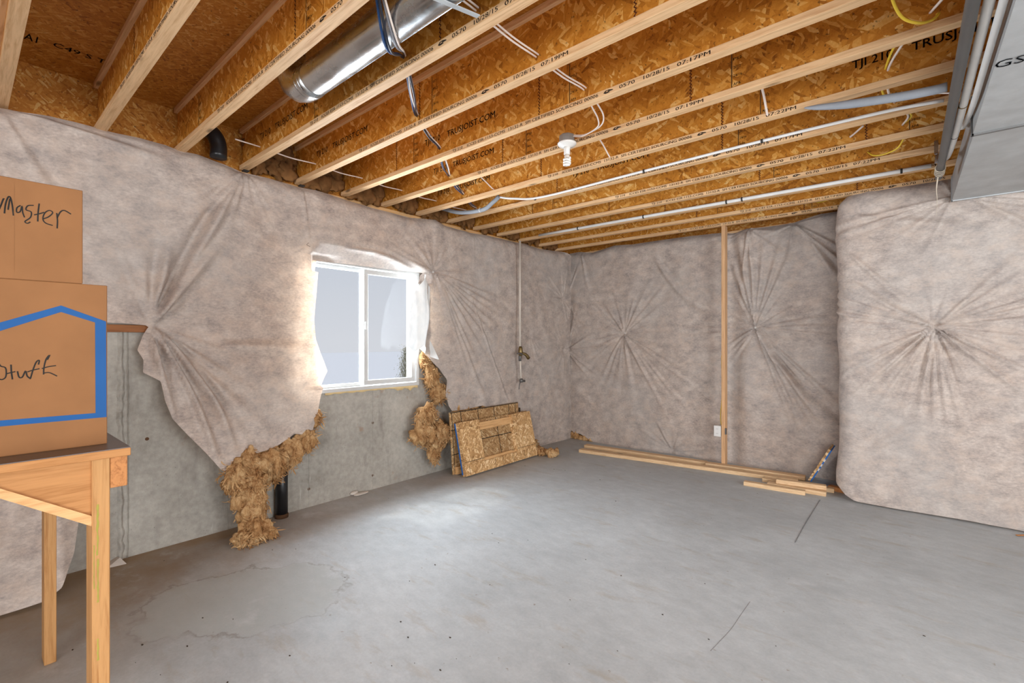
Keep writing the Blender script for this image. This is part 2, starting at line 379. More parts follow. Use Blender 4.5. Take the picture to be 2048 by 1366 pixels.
def tube(P, r, seg=8, n=6, cap=True):
    P = smooth_path(P, n); R = np.full(len(P), r) if np.isscalar(r) else np.interp(np.linspace(0, 1, len(P)), np.linspace(0, 1, len(r)), r)
    T = np.gradient(P, axis=0); T /= np.linalg.norm(T, axis=1)[:, None]+1e-12
    ref = np.array([0, 0, 1.]) if abs(T[0][2]) < .9 else np.array([1., 0, 0])
    s = np.cross(T[0], ref); s /= np.linalg.norm(s); V = []
    for i in range(len(P)):
        s = s-T[i]*np.dot(s, T[i]); s /= np.linalg.norm(s); t = np.cross(T[i], s)
        for k in range(seg):
            a = 2*PI*k/seg; V.append(P[i]+R[i]*(math.cos(a)*s+math.sin(a)*t))
    F = []
    for i in range(len(P)-1):
        for k in range(seg):
            k2 = (k+1) % seg; F.append((i*seg+k, i*seg+k2, (i+1)*seg+k2, (i+1)*seg+k))
    if cap: F.append(tuple(range(seg-1, -1, -1))); F.append(tuple((len(P)-1)*seg+k for k in range(seg)))
    return np.array(V), F
def lathe(prof, c=(0, 0, 0), seg=24, ax='z'):
    V = []; F = []; n = len(prof)
    for r, z in prof:
        for k in range(seg):
            a = 2*PI*k/seg; V.append((r*math.cos(a), r*math.sin(a), z))
    for i in range(n-1):
        for k in range(seg):
            k2 = (k+1) % seg; F.append((i*seg+k, i*seg+k2, (i+1)*seg+k2, (i+1)*seg+k))
    F.append(tuple(range(seg-1, -1, -1))); F.append(tuple((n-1)*seg+k for k in range(seg)))
    V = np.array(V)
    if ax == 'y': V = V[:, [0, 2, 1]]; F = [f[::-1] for f in F]
    if ax == 'x': V = V[:, [2, 0, 1]]
    return V+np.array(c), F
def prism(poly, n0, n1, plane):
    """extrude a polygon given in a coordinate plane ('yz','xz','xy') between n0 and n1 along its normal"""
    ax = {'yz': 0, 'xz': 1, 'xy': 2}[plane]; k = len(poly); V = []
    for n in (n0, n1):
        for p in poly: q = list(p); q.insert(ax, n); V.append(q)
    F = [tuple(range(k)), tuple(range(2*k-1, k-1, -1))]+[(i, k+i, k+(i+1) % k, (i+1) % k) for i in range(k)]
    bm = bmesh.new(); vv = [bm.verts.new(v) for v in V]
    for f in F: bm.faces.new([vv[i] for i in f])
    bmesh.ops.recalc_face_normals(bm, faces=bm.faces[:]); bm.verts.index_update()
    out = np.array([v.co[:] for v in bm.verts]), [tuple(v.index for v in f.verts) for f in bm.faces]; bm.free(); return out
_text = {}
def text_vf(body):
    """flat lettering outlines: verts in x (reading) / y (up), lower left at 0"""
    if body in _text: return _text[body]
    cu = bpy.data.curves.new('lettering', 'FONT'); cu.body = body; cu.resolution_u = 2; cu.size = 1
    o = bpy.data.objects.new('lettering', cu); COL.objects.link(o)
    dg = bpy.context.evaluated_depsgraph_get(); me = bpy.data.meshes.new_from_object(o.evaluated_get(dg))
    V = np.array([v.co[:] for v in me.vertices]); F = [tuple(p.vertices) for p in me.polygons]
    bpy.data.objects.remove(o); bpy.data.curves.remove(cu); bpy.data.meshes.remove(me)
    V[:, 0] -= V[:, 0].min(); V2 = V+np.array([.02, .008, 0]); n_ = len(V)                # struck twice, slightly apart: heavier letters
    _text[body] = (np.vstack([V, V2]), F+[tuple(i+n_ for i in f) for f in F]); return _text[body]
def text_fit(body, width, height):
    V, F = text_vf(body); V = V.copy(); cap = .73
    V[:, 0] *= width/V[:, 0].max(); V[:, 1] *= height/cap; return V, F

# ================================================================== the setting
ZJ = 2.65; JD = .302; YK = [.152+.4064*k for k in range(14)]
XW = -3.80; YB = 5.75
WY0, WY1, WZ0, WZ1 = 1.775, 3.03, .935, 2.085          # window opening

fl = mesh('floor', *box((-4.2, -4.2, -.1), (3.7, 5.95, 0)), 'floor'); props(fl, kind='structure')
cut = tube([on_z(1640, 1000, .0008), on_z(1612, 1045, .0008), on_z(1590, 1085, .0008)], .0022, 5, 3)
mesh('saw_cut', *cut, 'duct_ink', fl)
crk = tube([on_z(p, q, .0004) for p, q in ((1500, 1203), (1480, 1232), (1462, 1258), (1440, 1282), (1421, 1302))], .0006, 5, 4)
mesh('hairline_crack', *crk, 'duct_ink', fl)
ce = mesh('ceiling', *box((-4.0, -4.2, ZJ+JD), (3.7, 5.95, ZJ+JD+.02)), 'osb_sheet'); props(ce, kind='structure')
for body, p0, q0, hgt in (('A1', (47, 77), (74, 85), .085), ('C49 S T', (105, 92), (212, 124), .06)):
    P0 = on_z(*p0, ZJ+JD-.001); w = on_z(*q0, ZJ+JD)[1]-P0[1]; V, F = text_fit(body, w, hgt)
    mesh('stencil', np.column_stack([P0[0]+V[:, 1]*.9, P0[1]+V[:, 0], np.full(len(V), ZJ+JD-.001)]), F, 'ink_faint', ce)['kind'] = 'stuff'

def wall_with_hole(name, axis, n0, n1, a0, a1, h, hole):
    b0, b1, z0, z1 = hole
    rects = [(a0, b0, 0, h), (b1, a1, 0, h), (b0, b1, 0, z0), (b0, b1, z1, h)]; parts = []
    for p, q, r, s in rects:
        parts.append(box((n0, p, r), (n1, q, s)) if axis == 'x' else box((p, n0, r), (q, n1, s)))
    return props(mesh(name, *join(*parts), 'concrete'), kind='structure')
wl = wall_with_hole('wall_left', 'x', -4.0, XW, -4.2, 5.95, 2.61, (WY0, WY1, WZ0, WZ1))
wb = props(mesh('wall_back', *box((-3.8, YB, 0), (3.7, 5.95, 2.61)), 'concrete'), kind='structure')
wr = wall_with_hole('wall_right', 'x', 3.5, 3.7, -4.2, 5.95, 2.95, (-.1, 2.5, .75, 2.25))
wf = wall_with_hole('wall_front', 'y', -4.2, -4.0, -3.8, 3.5, 2.95, (.1, 3.5, .1, 2.3))
ws = props(mesh('wall_step', *box((-.36, 5.08, 0), (3.5, YB, 2.61)), 'concrete'), kind='structure')
# form seams and tie marks cast into the window wall
def ridge(y, z0, z1, w, amp, n=90, mat='concrete'):
    V = []; F = []
    for i in range(n+1):
        z = z0+(z1-z0)*i/n; yy = y+(mnoise.noise(Vector((y*9, z*5, 1)))*.4+mnoise.noise(Vector((y*9, z*21, 4)))*.3)*w
        ww = w*(.6+.5*abs(mnoise.noise(Vector((z*9, y, 7))))); a = amp*(.5+abs(mnoise.noise(Vector((z*17, y*3, 2)))))
        V += [(XW-.002, yy-ww, z), (XW+a, yy-ww*.3, z), (XW+a*.8, yy+ww*.3, z), (XW-.002, yy+ww, z)]
        if i: F += [((i-1)*4+k, (i-1)*4+k+1, i*4+k+1, i*4+k) for k in range(3)]
    return V, F
mesh('form_seam', *ridge(.665, 0, 1.45, .026, .022), 'concrete', wl)
mesh('form_seam', *ridge(.70, 0, 1.45, .007, .012), 'concrete', wl)
for y in (1.275, 1.885, 2.495, 3.105): mesh('form_seam', *ridge(y, 0, .93, .006, .004), 'concrete', wl)
for y, z in ((1.885, .15), (1.885, .66), (2.495, .13), (2.495, .62), (1.275, .66), (.80, .74), (.80, 1.25)):
    mesh('tie_hole', *lathe([(.002, .001), (.008, .002), (.011, .001), (.012, -.003)], (XW, y, z), 12, 'x'), 'tie', wl)
# sill plates on top of the concrete, rim boards closing the joist bays
props(mesh('trim_1', *box((-3.94, -4.2, 2.61), (-3.80, 5.95, ZJ)), 'pine_y'), kind='structure')
props(mesh('trim_2', *box((-3.80, 5.76, 2.61), (3.5, 5.9, ZJ)), 'pine_x'), kind='structure')
props(mesh('trim_3', *box((-3.83, -4.2, ZJ), (-3.80, 5.95, ZJ+JD)), 'osb_rim'), kind='structure')
props(mesh('trim_4', *box((-3.80, 5.80, ZJ), (3.5, 5.83, ZJ+JD)), 'osb_rim'), kind='structure')

# the window beside the boxes: two-part white slider
def frame_yz(y0, y1, z0, z1, w, x0, x1, b=.003):
    return join(box((x0, y0, z0), (x1, y1, z0+w), b), box((x0, y0, z1-w), (x1, y1, z1), b),
                box((x0, y0, z0+w), (x1, y0+w, z1-w), b), box((x0, y1-w, z0+w), (x1, y1, z1-w), b))
w1 = thing('window_1', None, None, (-3.84, 2.40, WZ0), kind='structure')
mesh('window_frame', *frame_yz(WY0, WY1, WZ0, WZ1, .034, -3.90, -3.79), 'vinyl', w1)
sa = mesh('sash', *frame_yz(2.405, 2.99, .975, 2.045, .045, -3.835, -3.805), 'vinyl', w1)
mesh('pane', *box((-3.823, 2.45, 1.02), (-3.818, 2.945, 2.0)), 'glass', sa)
mesh('gasket', *frame_yz(2.447, 2.948, 1.017, 2.003, .004, -3.826, -3.814, 0), 'vinyl_dk', sa)
sb = mesh('sash', *frame_yz(1.815, 2.425, .97, 2.05, .03, -3.872, -3.848), 'vinyl', w1)
mesh('pane', *box((-3.862, 1.845, 1.0), (-3.857, 2.395, 2.02)), 'glass', sb)
la = mesh('latch', *box((-3.805, 2.412, 1.49), (-3.79, 2.43, 1.56), .003), 'vinyl', sa)
# beads of spray foam squeezed out under the frame
def foam_line():
    V = []; F = []; n = 140
    for i in range(n+1):
        t = i/n; y = 2.02+.99*t; a = .012+.02*abs(mnoise.noise(Vector((y*9, 0, 3)))); 
        if t > .72: a += .035*abs(math.sin((t-.72)*26))*(.5+abs(mnoise.noise(Vector((y*20, 5, 3)))))
        V += [(XW+.001, y, WZ0+.006), (XW+.012, y, WZ0-.002), (XW+.010, y, WZ0-a*.8), (XW-.002, y, WZ0-a)]
        if i: F += [((i-1)*4+k, i*4+k, i*4+k+1, (i-1)*4+k+1) for k in range(3)]
    return V, F
mesh('foam_bead', *foam_line(), 'foam', w1, True)
# unseen door and window, added to house the two fill lights
d1 = thing('added_door', None, None, (1.8, -4.1, .1), kind='structure')
mesh('added_door_frame', *join(box((.1, -4.15, .1), (.2, -4.05, 2.3)), box((3.4, -4.15, .1), (3.5, -4.05, 2.3)), box((.2, -4.15, .1), (3.4, -4.05, .2)),
     box((.2, -4.15, 2.2), (3.4, -4.05, 2.3)), box((1.75, -4.15, .2), (1.85, -4.05, 2.2))), 'vinyl', d1)
mesh('pane', *box((.2, -4.11, .2), (3.4, -4.1, 2.2)), 'glass', d1)
w2 = thing('added_window', None, None, (3.6, 1.2, .75), kind='structure')
mesh('window_frame', *frame_yz(-.1, 2.5, .75, 2.25, .06, 3.56, 3.64), 'vinyl', w2)
mesh('pane', *box((3.595, -.04, .81), (3.605, 2.44, 2.19)), 'glass', w2)
# pale open ground falling away outside, a thin tree on the slope
og = props(mesh('ground_outside', [(-400, -300, -9), (-4.5, -300, -2.2), (-4.5, 300, -2.2), (-400, 300, -9)], [(0, 1, 2, 3)], 'ground'), kind='structure')

# ================================================================== floor joists
ORD = ['first', 'second', 'third', 'fourth', 'fifth', 'sixth', 'seventh', 'eighth', 'ninth', 'tenth', 'eleventh', 'twelfth', 'thirteenth', 'fourteenth']
JX0, JX1 = -3.775, 3.45; FW, FT = .0524, .032
flange_bot = None
STAMP = 'TJI 210    ICCES ESR-1153-CCMS  13132-R  SFI CERTIFIED SOURCING 00006'
tstart = {1: -3.05, 2: -2.95, 3: -2.70, 4: -2.83, 5: -2.345, 6: -2.507, 7: -2.142, 8: -2.173, 9: -1.987, 10: -1.823, 11: -1.514, 12: -1.26, 13: -2.03}
times = {1: '07:19PM', 2: '07:21PM', 3: '07:22PM', 4: '07:19PM', 5: '07:17PM', 6: '07:19PM', 7: '07:22PM', 8: '07:17PM', 9: '07:22PM', 10: '07:22PM', 11: '07:21PM', 12: '07:21PM', 13: '10:41PM'}
extra = {0: 'beside the boxes', 1: 'above the boxes', 2: 'alongside the round duct', 3: 'crossing just past the round duct', 4: 'between the round duct and the bulb',
         5: 'just before the bulb', 6: 'carrying the bare bulb', 7: 'just past the bulb', 8: 'with a thin white pipe along it', 9: '', 10: '', 11: 'with a thick white pipe along it', 12: '', 13: 'resting on the lone stud'}
webtxt = {3: [-3.457], 4: [-3.45], 5: [-2.66], 6: [-3.044], 7: [-3.46, -.215], 8: [-2.19]}
jointpx = {3: [(880, 44)], 4: [(839, 205), (1270, 20)], 5: [(1078, 191), (793, 321)], 6: [(1005, 301), (1381, 171)], 7: [(1082, 331), (1444, 222)],
           8: [(1114, 362), (1444, 284)], 9: [(1065, 417), (1732, 260)], 10: [(1218, 417), (1519, 345)], 11: [(1330, 420)], 12: [(1714, 371), (1393, 435)], 2: [(590, 75), (300, 235)], 1: [(268, 95)], 13: [(1608, 415)]}
stamppx = {3: [(633, 200)], 4: [(870, 191)], 5: [(1147, 154), (832, 301)], 6: [(1058, 290), (1474, 147)], 7: [(1531, 195)], 8: [(1485, 267)], 9: [(1830, 246), (1110, 400)],
           10: [(1555, 345)], 11: [(1225, 410)], 12: [(1440, 415)], 2: [(618, 25), (400, 205)], 13: [(1630, 405)]}
beam_mesh = {}
def joist(k):
    y = YK[k]; nm = ORD[13-k]
    lab = 'long engineered wood I-joist, %s from the back wall%s' % (nm, (', '+extra[k]) if extra[k] else '')
    t = thing('floor_joist', lab, 'joist', (JX0, y, ZJ), 'floor joists overhead')
    def shared(name, VF, mat):
        if name not in beam_mesh:
            o = mesh(name, np.array(VF[0]), VF[1], mat); beam_mesh[name] = o.data; o.parent = t
        else: o = mesh(name, None, None, None, t, data=beam_mesh[name])
        return o
    L = JX1-JX0
    fb = shared('bottom_flange', box((0, -FW/2, 0), (L, FW/2, FT), .0015), 'pine_x')
    ft = shared('top_flange', box((0, -FW/2, JD-FT), (L, FW/2, JD-.0005), .0015), 'pine_x')
    wb_ = shared('web', box((0, -.005, FT), (L, .005, JD-FT)), 'osb_web')
    yf = y-FW/2-.0007; yw = y-.005-.0007
    if k in tstart:
        def put(body, x, w, hh, zz, mat='ink'):
            V, F = text_fit(body, w, hh); mesh('lettering', np.column_stack([x+V[:, 0], np.full(len(V), yf), zz+V[:, 1]]), F, mat, fb)['kind'] = 'stuff'
        x0 = tstart[k]; z0 = ZJ+.0065
        put(STAMP, x0, 1.115, .0185, z0); put('0570', x0+1.235, .085, .0185, z0)
        put('10/28/15' if k != 13 else '01/25/16', x0+1.365, .13, .0185, z0); put(times[k], x0+1.53, .15, .0185, z0)
        lx = x0+1.145; hand = [(0, .006), (.012, .016), (.03, .017), (.052, .012), (.058, .007), (.03, .007), (.04, .002), (.014, .0)]
        inner = [(.012, .008), (.02, .012), (.03, .012), (.024, .0075)]
        V = [(lx+p, yf, z0+q) for p, q in hand]+[(lx+p, yf-.0003, z0+q) for p, q in inner]
        mesh('logo', V, [tuple(range(8))], 'ink', fb)
        mesh('logo', V[8:], [(0, 1, 2, 3)], 'pine_x', fb)
    for x in webtxt.get(k, []):
        for body, dx, w in (('TJI 210', 0, .165), ('TRUSJOIST.COM', .235, .45)):
            V, F = text_fit(body, w, .043); mesh('lettering', np.column_stack([x+dx+V[:, 0], np.full(len(V), yw), 2.79+V[:, 1]]), F, 'ink', wb_)['kind'] = 'stuff'
    for p in jointpx.get(k, []):
        x = on_y(*p, yw)[0]; n = 26; V = []; F = []
        for i in range(n+1):
            z = ZJ+FT+(JD-2*FT)*i/n; q = x+(.006 if i % 2 else -.004); V += [(q-.0035, yw, z), (q+.0035, yw, z)]
            if i: F.append((2*i-2, 2*i-1, 2*i+1, 2*i))
        mesh('finger_joint', V, F, 'joint', wb_)
    for p in stamppx.get(k, []):
        x = on_y(*p, yw)[0]; parts = [(np.array([(x-.028, yw, ZJ+FT+.01), (x-.023, yw, ZJ+FT+.01), (x-.023, yw, ZJ+JD-FT-.01), (x-.028, yw, ZJ+JD-FT-.01)]), [(0, 1, 2, 3)])]
        for i, body in enumerate(('APA', '24/16', '2012', 'PS2', '0573')):
            V, F = text_fit(body, .042 if i % 2 else .036, .015); parts.append((np.column_stack([x-.018+V[:, 0], np.full(len(V), yw), ZJ+.05+.043*i+V[:, 1]]), F))
        mesh('grade_stamp', *join(*parts), 'stamp', wb_)['kind'] = 'stuff'
    return t
for k in range(14): joist(k)

# glass wool tucked into the joist bays against the rim
def lump(c, r, seed=0, sub=3, amp=.35, fr=7, st=(1, 1, 1)):
    bm = bmesh.new(); bmesh.ops.create_icosphere(bm, subdivisions=sub, radius=1); r = np.array(r if hasattr(r, '__len__') else (r, r, r), float); V = []; st = np.array(st)
    for v in bm.verts:
        p = np.array(v.co[:]); q = Vector(((p*r+np.array(c)*.7)*fr*st+seed*3.7).tolist())
        d = 1+amp*mnoise.noise(q)+amp*.5*mnoise.noise(q*2.3)+amp*.45*(abs(mnoise.noise(q*4.1))-.25)
        V.append(np.array(c)+p*r*d)
    bm.verts.index_update(); F = [tuple(v.index for v in f.verts) for f in bm.faces]; bm.free(); return np.array(V), F
for k in range(3, 13):
    yc = (YK[k]+YK[k+1])/2
    solo('rim_wool', join(*[lump((-3.755, yc+dy, 2.79+dz), (.035, .08, .09), k*3+i, 4, .75, 16) for i, (dy, dz) in enumerate(((-.10, -.05), (0, -.06), (.10, -.04), (-.09, .06), (.02, .05), (.10, .06)))]), 'wool_shaded',
         'brown glass wool stuffed between the %s and %s I-joist from the back wall' % (ORD[13-k-1], ORD[13-k]), 'insulation', group='rim wool in the joist bays', smooth=True)

# ================================================================== insulation blankets
def seg_dist(P, A, B):
    d = B-A; t = np.clip(((P-A)@d)/(d@d+1e-12), 0, 1); return np.linalg.norm(P-(A+t[:, None]*d), axis=1), A+t[:, None]*d
def poly_near(P, poly, closed=True):
    best = np.full(len(P), 1e9); bp = P.copy(); n = len(poly)
    for i in range(n if closed else n-1):
        dd, q = seg_dist(P, poly[i], poly[(i+1) % n]); m = dd < best; best[m] = dd[m]; bp[m] = q[m]
    return best, bp
def inside(P, poly):
    r = np.zeros(len(P), bool); n = len(poly); x, y = P[:, 0], P[:, 1]
    for i in range(n):
        (x1, y1), (x2, y2) = poly[i], poly[(i+1) % n]
        c = ((y1 > y) != (y2 > y)); xi = (x2-x1)*(y-y1)/((y2-y1) if y2 != y1 else 1e-12)+x1; r ^= c & (x < xi)
    return r
def sines(P, seed, amp, freq, n=14):
    g = np.random.default_rng(seed); h = np.zeros(len(P))
    for i in range(n):
        a = g.uniform(0, 2*PI); fq = freq*g.uniform(.5, 1.8); h += np.sin((P[:, 0]*math.cos(a)+P[:, 1]*math.sin(a))*fq*2*PI+g.uniform(0, 7))/n**.5
    return amp*h
def pin_relief(P, pin):
    """dimple at a fastener with creases running out from it"""
    c = np.array(pin['at']); D = P-c; r = np.linalg.norm(D, axis=1); th = np.arctan2(D[:, 1], D[:, 0])
    h = -pin.get('depth', .06)*np.exp(-r/pin.get('r0', .16))
    g = np.random.default_rng(pin.get('seed', 1)); R = pin.get('reach', .8); A = pin.get('amp', .012)
    rid = [(g.uniform(-PI, PI), g.uniform(.35, 1)*R, A*g.uniform(.4, 1), g.uniform(.022, .05)) for _ in range(pin.get('n', 30))]
    rid += [(t, l, a, w) for t, l, a, w in pin.get('extra', [])]
    for t, l, a, w in rid:
        d = (th-t+PI) % (2*PI)-PI; m = (r < l) & (np.abs(d) < .6)
        rr = r[m]; s = d[m]*rr; ww = .004+w*rr
        env = np.clip(rr/.05, 0, 1)*(1-rr/l)**.8
        h[m] += 1.55*a*env*(np.exp(-(s/ww)**2)-.5*np.exp(-((s-1.7*ww)/ww)**2))
    return h
def fold_relief(P, f):
    A, B = np.array(f[0], float), np.array(f[1], float); amp, w = f[2], f[3]; bow = f[4] if len(f) > 4 else 0
    d = B-A; L = np.linalg.norm(d); u = d/L; n = np.array([-u[1], u[0]]); t = ((P-A)@u)/L; s = (P-A)@n-bow*np.sin(np.clip(t, 0, 1)*PI)
    env = np.clip(t/.12, 0, 1)*np.clip((1-t)/.3, 0, 1)*((t > 0) & (t < 1))
    ww = w*(.45+.8*np.clip(t, 0, 1)); return 1.3*amp*env*(np.exp(-(s/ww)**2)-.5*np.exp(-((s-1.8*ww)/ww)**2))
def blanket(poly, mapping, step=.014, pins=(), folds=(), relief=.018, freq=.9, seed=3, top=None, tuck=.07, extra=None, shape=None):
    poly = np.array(poly, float); lo = poly.min(0); hi = poly.max(0)
    nu = int((hi[0]-lo[0])/step)+2; nv = int((hi[1]-lo[1])/step)+2
    U, Vv = np.meshgrid(np.linspace(lo[0], hi[0], nu), np.linspace(lo[1], hi[1], nv), indexing='ij')
    P = np.column_stack([U.ravel(), Vv.ravel()]); ins = inside(P, poly)
    idx = np.arange(nu*nv).reshape(nu, nv); Q = np.stack([idx[:-1, :-1], idx[1:, :-1], idx[1:, 1:], idx[:-1, 1:]], -1).reshape(-1, 4)
    keep = ins[Q].sum(1) >= 2; Q = Q[keep]; used = np.zeros(nu*nv, bool); used[Q] = True
    out = used & ~ins
    dist, nearp = poly_near(P[out], poly); P[out] = nearp
    # border verts that lie inside, close to the edge, are drawn onto it as well
    cnt = np.zeros(nu*nv, int); np.add.at(cnt, Q.ravel(), 1); bd = used & ins & (cnt < 4)
    if bd.any():
        dd, np_ = poly_near(P[bd], poly); sel = dd < step*.9; ii = np.where(bd)[0][sel]; P[ii] = np_[sel]
    remap = -np.ones(nu*nv, int); remap[used] = np.arange(used.sum()); P = P[used]; Q = remap[Q]
    h = sines(P, seed, relief, freq)+sines(P, seed+1, relief*.22, freq*4)
    for p in pins: h += pin_relief(P, p)
    for f in folds: h += fold_relief(P, f)
    if top is not None:
        dt, _ = poly_near(P, np.array(top, float), False); h -= tuck*np.exp(-(dt/.035)**1.3)
    if shape is not None: h += shape(P)
    if extra is not None: P = P+extra(P, h)
    return mapping(P[:, 0], P[:, 1], h), Q
def strand(c, dirv, L, w, seed, curl=.3):
    g = np.random.default_rng(seed); n = 6; p = np.array(c, float); d = np.array(dirv, float); d /= np.linalg.norm(d); P = [p.copy()]
    for i in range(n): d = d+g.normal(0, curl, 3); d /= np.linalg.norm(d); p = p+d*L/n; P.append(p.copy())
    s = np.cross(d, g.normal(0, 1, 3)); s /= np.linalg.norm(s)+1e-9; V = []; F = []
    for i, q in enumerate(P):
        ww = w*math.sin(PI*min(.98, (i+.35)/(n+.6)))+.0005; V += [q-s*ww, q+s*ww]
        if i: F.append((2*i-2, 2*i-1, 2*i+1, 2*i))
    return V, F
def wool_mass(name, label, lumps, loc, n=700, flow=(0, 0, -1), lsc=1.0, group='torn glass wool under the blankets', wisps=None):
    """matted wool: folded lobes grown on every core, covered with short curling tufts that follow a swirling field"""
    t = thing(name, label, 'insulation', loc, group); g = np.random.default_rng(int(abs(loc[1])*1000)+n); lobes = []
    for c, r in lumps:
        r = np.broadcast_to(np.array(r, float), 3); lobes.append((np.array(c), r*.86))
        for _ in range(9):
            d = g.normal(0, 1, 3); d /= np.linalg.norm(d); d[0] = abs(d[0]); q = np.array(c)+d*r*.72; rr = r.mean()*np.array([g.uniform(.2, .36), g.uniform(.2, .42), g.uniform(.3, .75)])
            lobes.append((q, rr))
    parts = [lump(c, r, i*.37+loc[1], 4, .62, 15, (1.2, 1.2, .6)) for i, (c, r) in enumerate(lobes)]
    V, F = join(*parts); V[:, 0] = np.maximum(V[:, 0], XW+.004); V[:, 2] = np.maximum(V[:, 2], .002)
    mesh('batt', V, F, 'wool', t, True)
    wts = np.array([np.prod(np.sort(r)[1:]) for _, r in lobes]); wts /= wts.sum(); V = []; F = []; k = 0
    for i in range(n):
        c, r = lobes[g.choice(len(lobes), p=wts)]; d = g.normal(0, 1, 3); d /= np.linalg.norm(d)
        if d[0] < 0 and g.random() < .7: d[0] = -d[0]
        p = c+d*r*g.uniform(.92, 1.1)
        if p[0] < XW+.012: continue
        q = Vector((p*6).tolist()); sw = np.array(mnoise.noise_vector(q))*1.3
        fl_ = np.array(flow)*.7+sw+g.normal(0, .3, 3); fl_ = fl_-d*(fl_@d)*.8
        v, f = strand(p, fl_, g.uniform(.025, .085)*lsc, g.uniform(.0015, .0055), int(g.integers(1e9)), .32)
        v = np.array(v); v[:, 0] = np.maximum(v[:, 0], XW+.006); v[:, 2] = np.maximum(v[:, 2], .002)
        V.append(v); F += [tuple(q+k for q in ff) for ff in f]; k += len(v)
    fo = mesh('loose_fibres', np.concatenate(V), F, 'wool', t, True); fo['kind'] = 'stuff'
    for w in (wisps or []): mesh('wisp', *w, 'wool', t, True)
    return t

def uv_x(pts, x): return [tuple(on_x(p, q, x)[1:]) for p, q in pts]
def uv_y(pts, y): return [(lambda a: (a[0], a[2]))(on_y(p, q, y)) for p, q in pts]
XF = -3.67
top_l = [(0, 210), (100, 228), (150, 240), (190, 251), (230, 262), (280, 273), (335, 287), (365, 299), (400, 306), (450, 323), (490, 339), (540, 352), (602, 370), (640, 378),
         (700, 398), (760, 415), (830, 432), (880, 438), (900, 450), (950, 463), (985, 470), (1035, 482), (1060, 486), (1090, 497), (1128, 503)]
rest_l = [(1141, 512), (1141, 600), (1138, 640), (1139, 700), (1141, 750), (1141, 879), (1128, 884), (1100, 893), (1080, 904), (1076, 888), (1060, 870), (1045, 850), (1040, 815), (1000, 812),
          (980, 818), (965, 811), (930, 819), (905, 822), (898, 812), (892, 790), (896, 760), (880, 738), (855, 712), (838, 694), (845, 660), (853, 600), (851, 565),
          'W', (633, 640), (637, 680), (648, 710), (659, 743), (648, 770), (640, 790), (635, 815), (630, 838), (622, 862),
          (612, 856), (600, 868), (585, 866), (570, 876), (550, 888), (525, 897), (490, 905), (455, 915), (440, 938), (430, 934), (400, 900), (370, 870), (338, 835), (325, 800),
          (318, 762), (300, 752), (285, 745), (288, 720), (276, 700), (290, 670), (304, 651), (260, 647), (215, 645)]
tl = [(-.9, 2.62)]+uv_x(top_l, XF)
iw = rest_l.index('W')
poly_l = tl+uv_x(rest_l[:iw], XF)+uv_x([(842, 547), (800, 542), (760, 537), (690, 528), (632, 521)], -3.785)+uv_x(rest_l[iw+1:], XF)+[(-.9, 1.47)]
pL = lambda px, py: tuple(on_x(px, py, XF)[1:])
A45 = lambda d: math.radians(d)
pins_l = [dict(at=pL(493, 340), depth=.03, r0=.12, n=10, reach=.5, amp=.008, seed=2, extra=[(A45(-128), .75, .022, .05), (A45(-118), .6, .018, .05), (A45(-105), .5, .014, .05), (A45(-140), .5, .014, .06)]),
          dict(at=pL(605, 372), depth=.02, r0=.1, n=6, reach=.35, amp=.006, seed=3, extra=[(A45(-82), .5, .012, .04)]),
          dict(at=pL(309, 651), depth=.06, r0=.2, n=10, reach=.6, amp=.012, seed=5, extra=[(A45(58), .95, .03, .06), (A45(66), .8, .02, .05), (A45(82), .6, .018, .07), (A45(100), .6, .014, .06), (A45(40), .5, .012, .06),
               (A45(-50), 1.1, .03, .05), (A45(-58), 1.1, .035, .045), (A45(-66), .95, .03, .05), (A45(-75), .85, .03, .06), (A45(-40), .9, .02, .05), (A45(-88), .6, .02, .07)]),
          dict(at=pL(871, 543), depth=.055, r0=.16, n=44, reach=.75, amp=.009, seed=7, extra=[(A45(-a), 1.2, .013, .022) for a in (12, 18, 24, 30, 36, 42, 50, 58, 66)]+[(A45(-62), 1.7, .016, .015)]),
          dict(at=pL(1062, 672), depth=.03, r0=.12, n=20, reach=.5, amp=.007, seed=8),
          dict(at=pL(1126, 598), depth=.04, r0=.1, n=14, reach=.5, amp=.010, seed=9), dict(at=pL(1129, 700), depth=.04, r0=.1, n=14, reach=.5, amp=.010, seed=10),
          dict(at=pL(832, 434), depth=.02, r0=.1, n=10, reach=.45, amp=.007, seed=11), dict(at=pL(950, 464), depth=.02, r0=.08, n=10, reach=.45, amp=.008, seed=12),
          dict(at=pL(618, 492), depth=.02, r0=.08, n=8, reach=.3, amp=.006, seed=13)]
folds_l = [(pL(10, 214), pL(345, 328), .018, .02), (pL(0, 225), pL(120, 420), .012, .03), (pL(930, 555), pL(1020, 820), .012, .012), (pL(690, 495), pL(845, 548), .02, .02, .05),
           (pL(309, 647), pL(480, 362), .05, .035), (pL(313, 640), pL(440, 480), .03, .03), (pL(306, 640), pL(345, 470), .025, .03), (pL(311, 656), pL(425, 925), .045, .022, .03), (pL(318, 655), pL(462, 905), .045, .024, .05), (pL(305, 665), pL(345, 850), .035, .022), (pL(300, 665), pL(322, 760), .03, .02), (pL(440, 690), pL(650, 700), .018, .05), (pL(640, 640), pL(662, 745), .02, .02)]
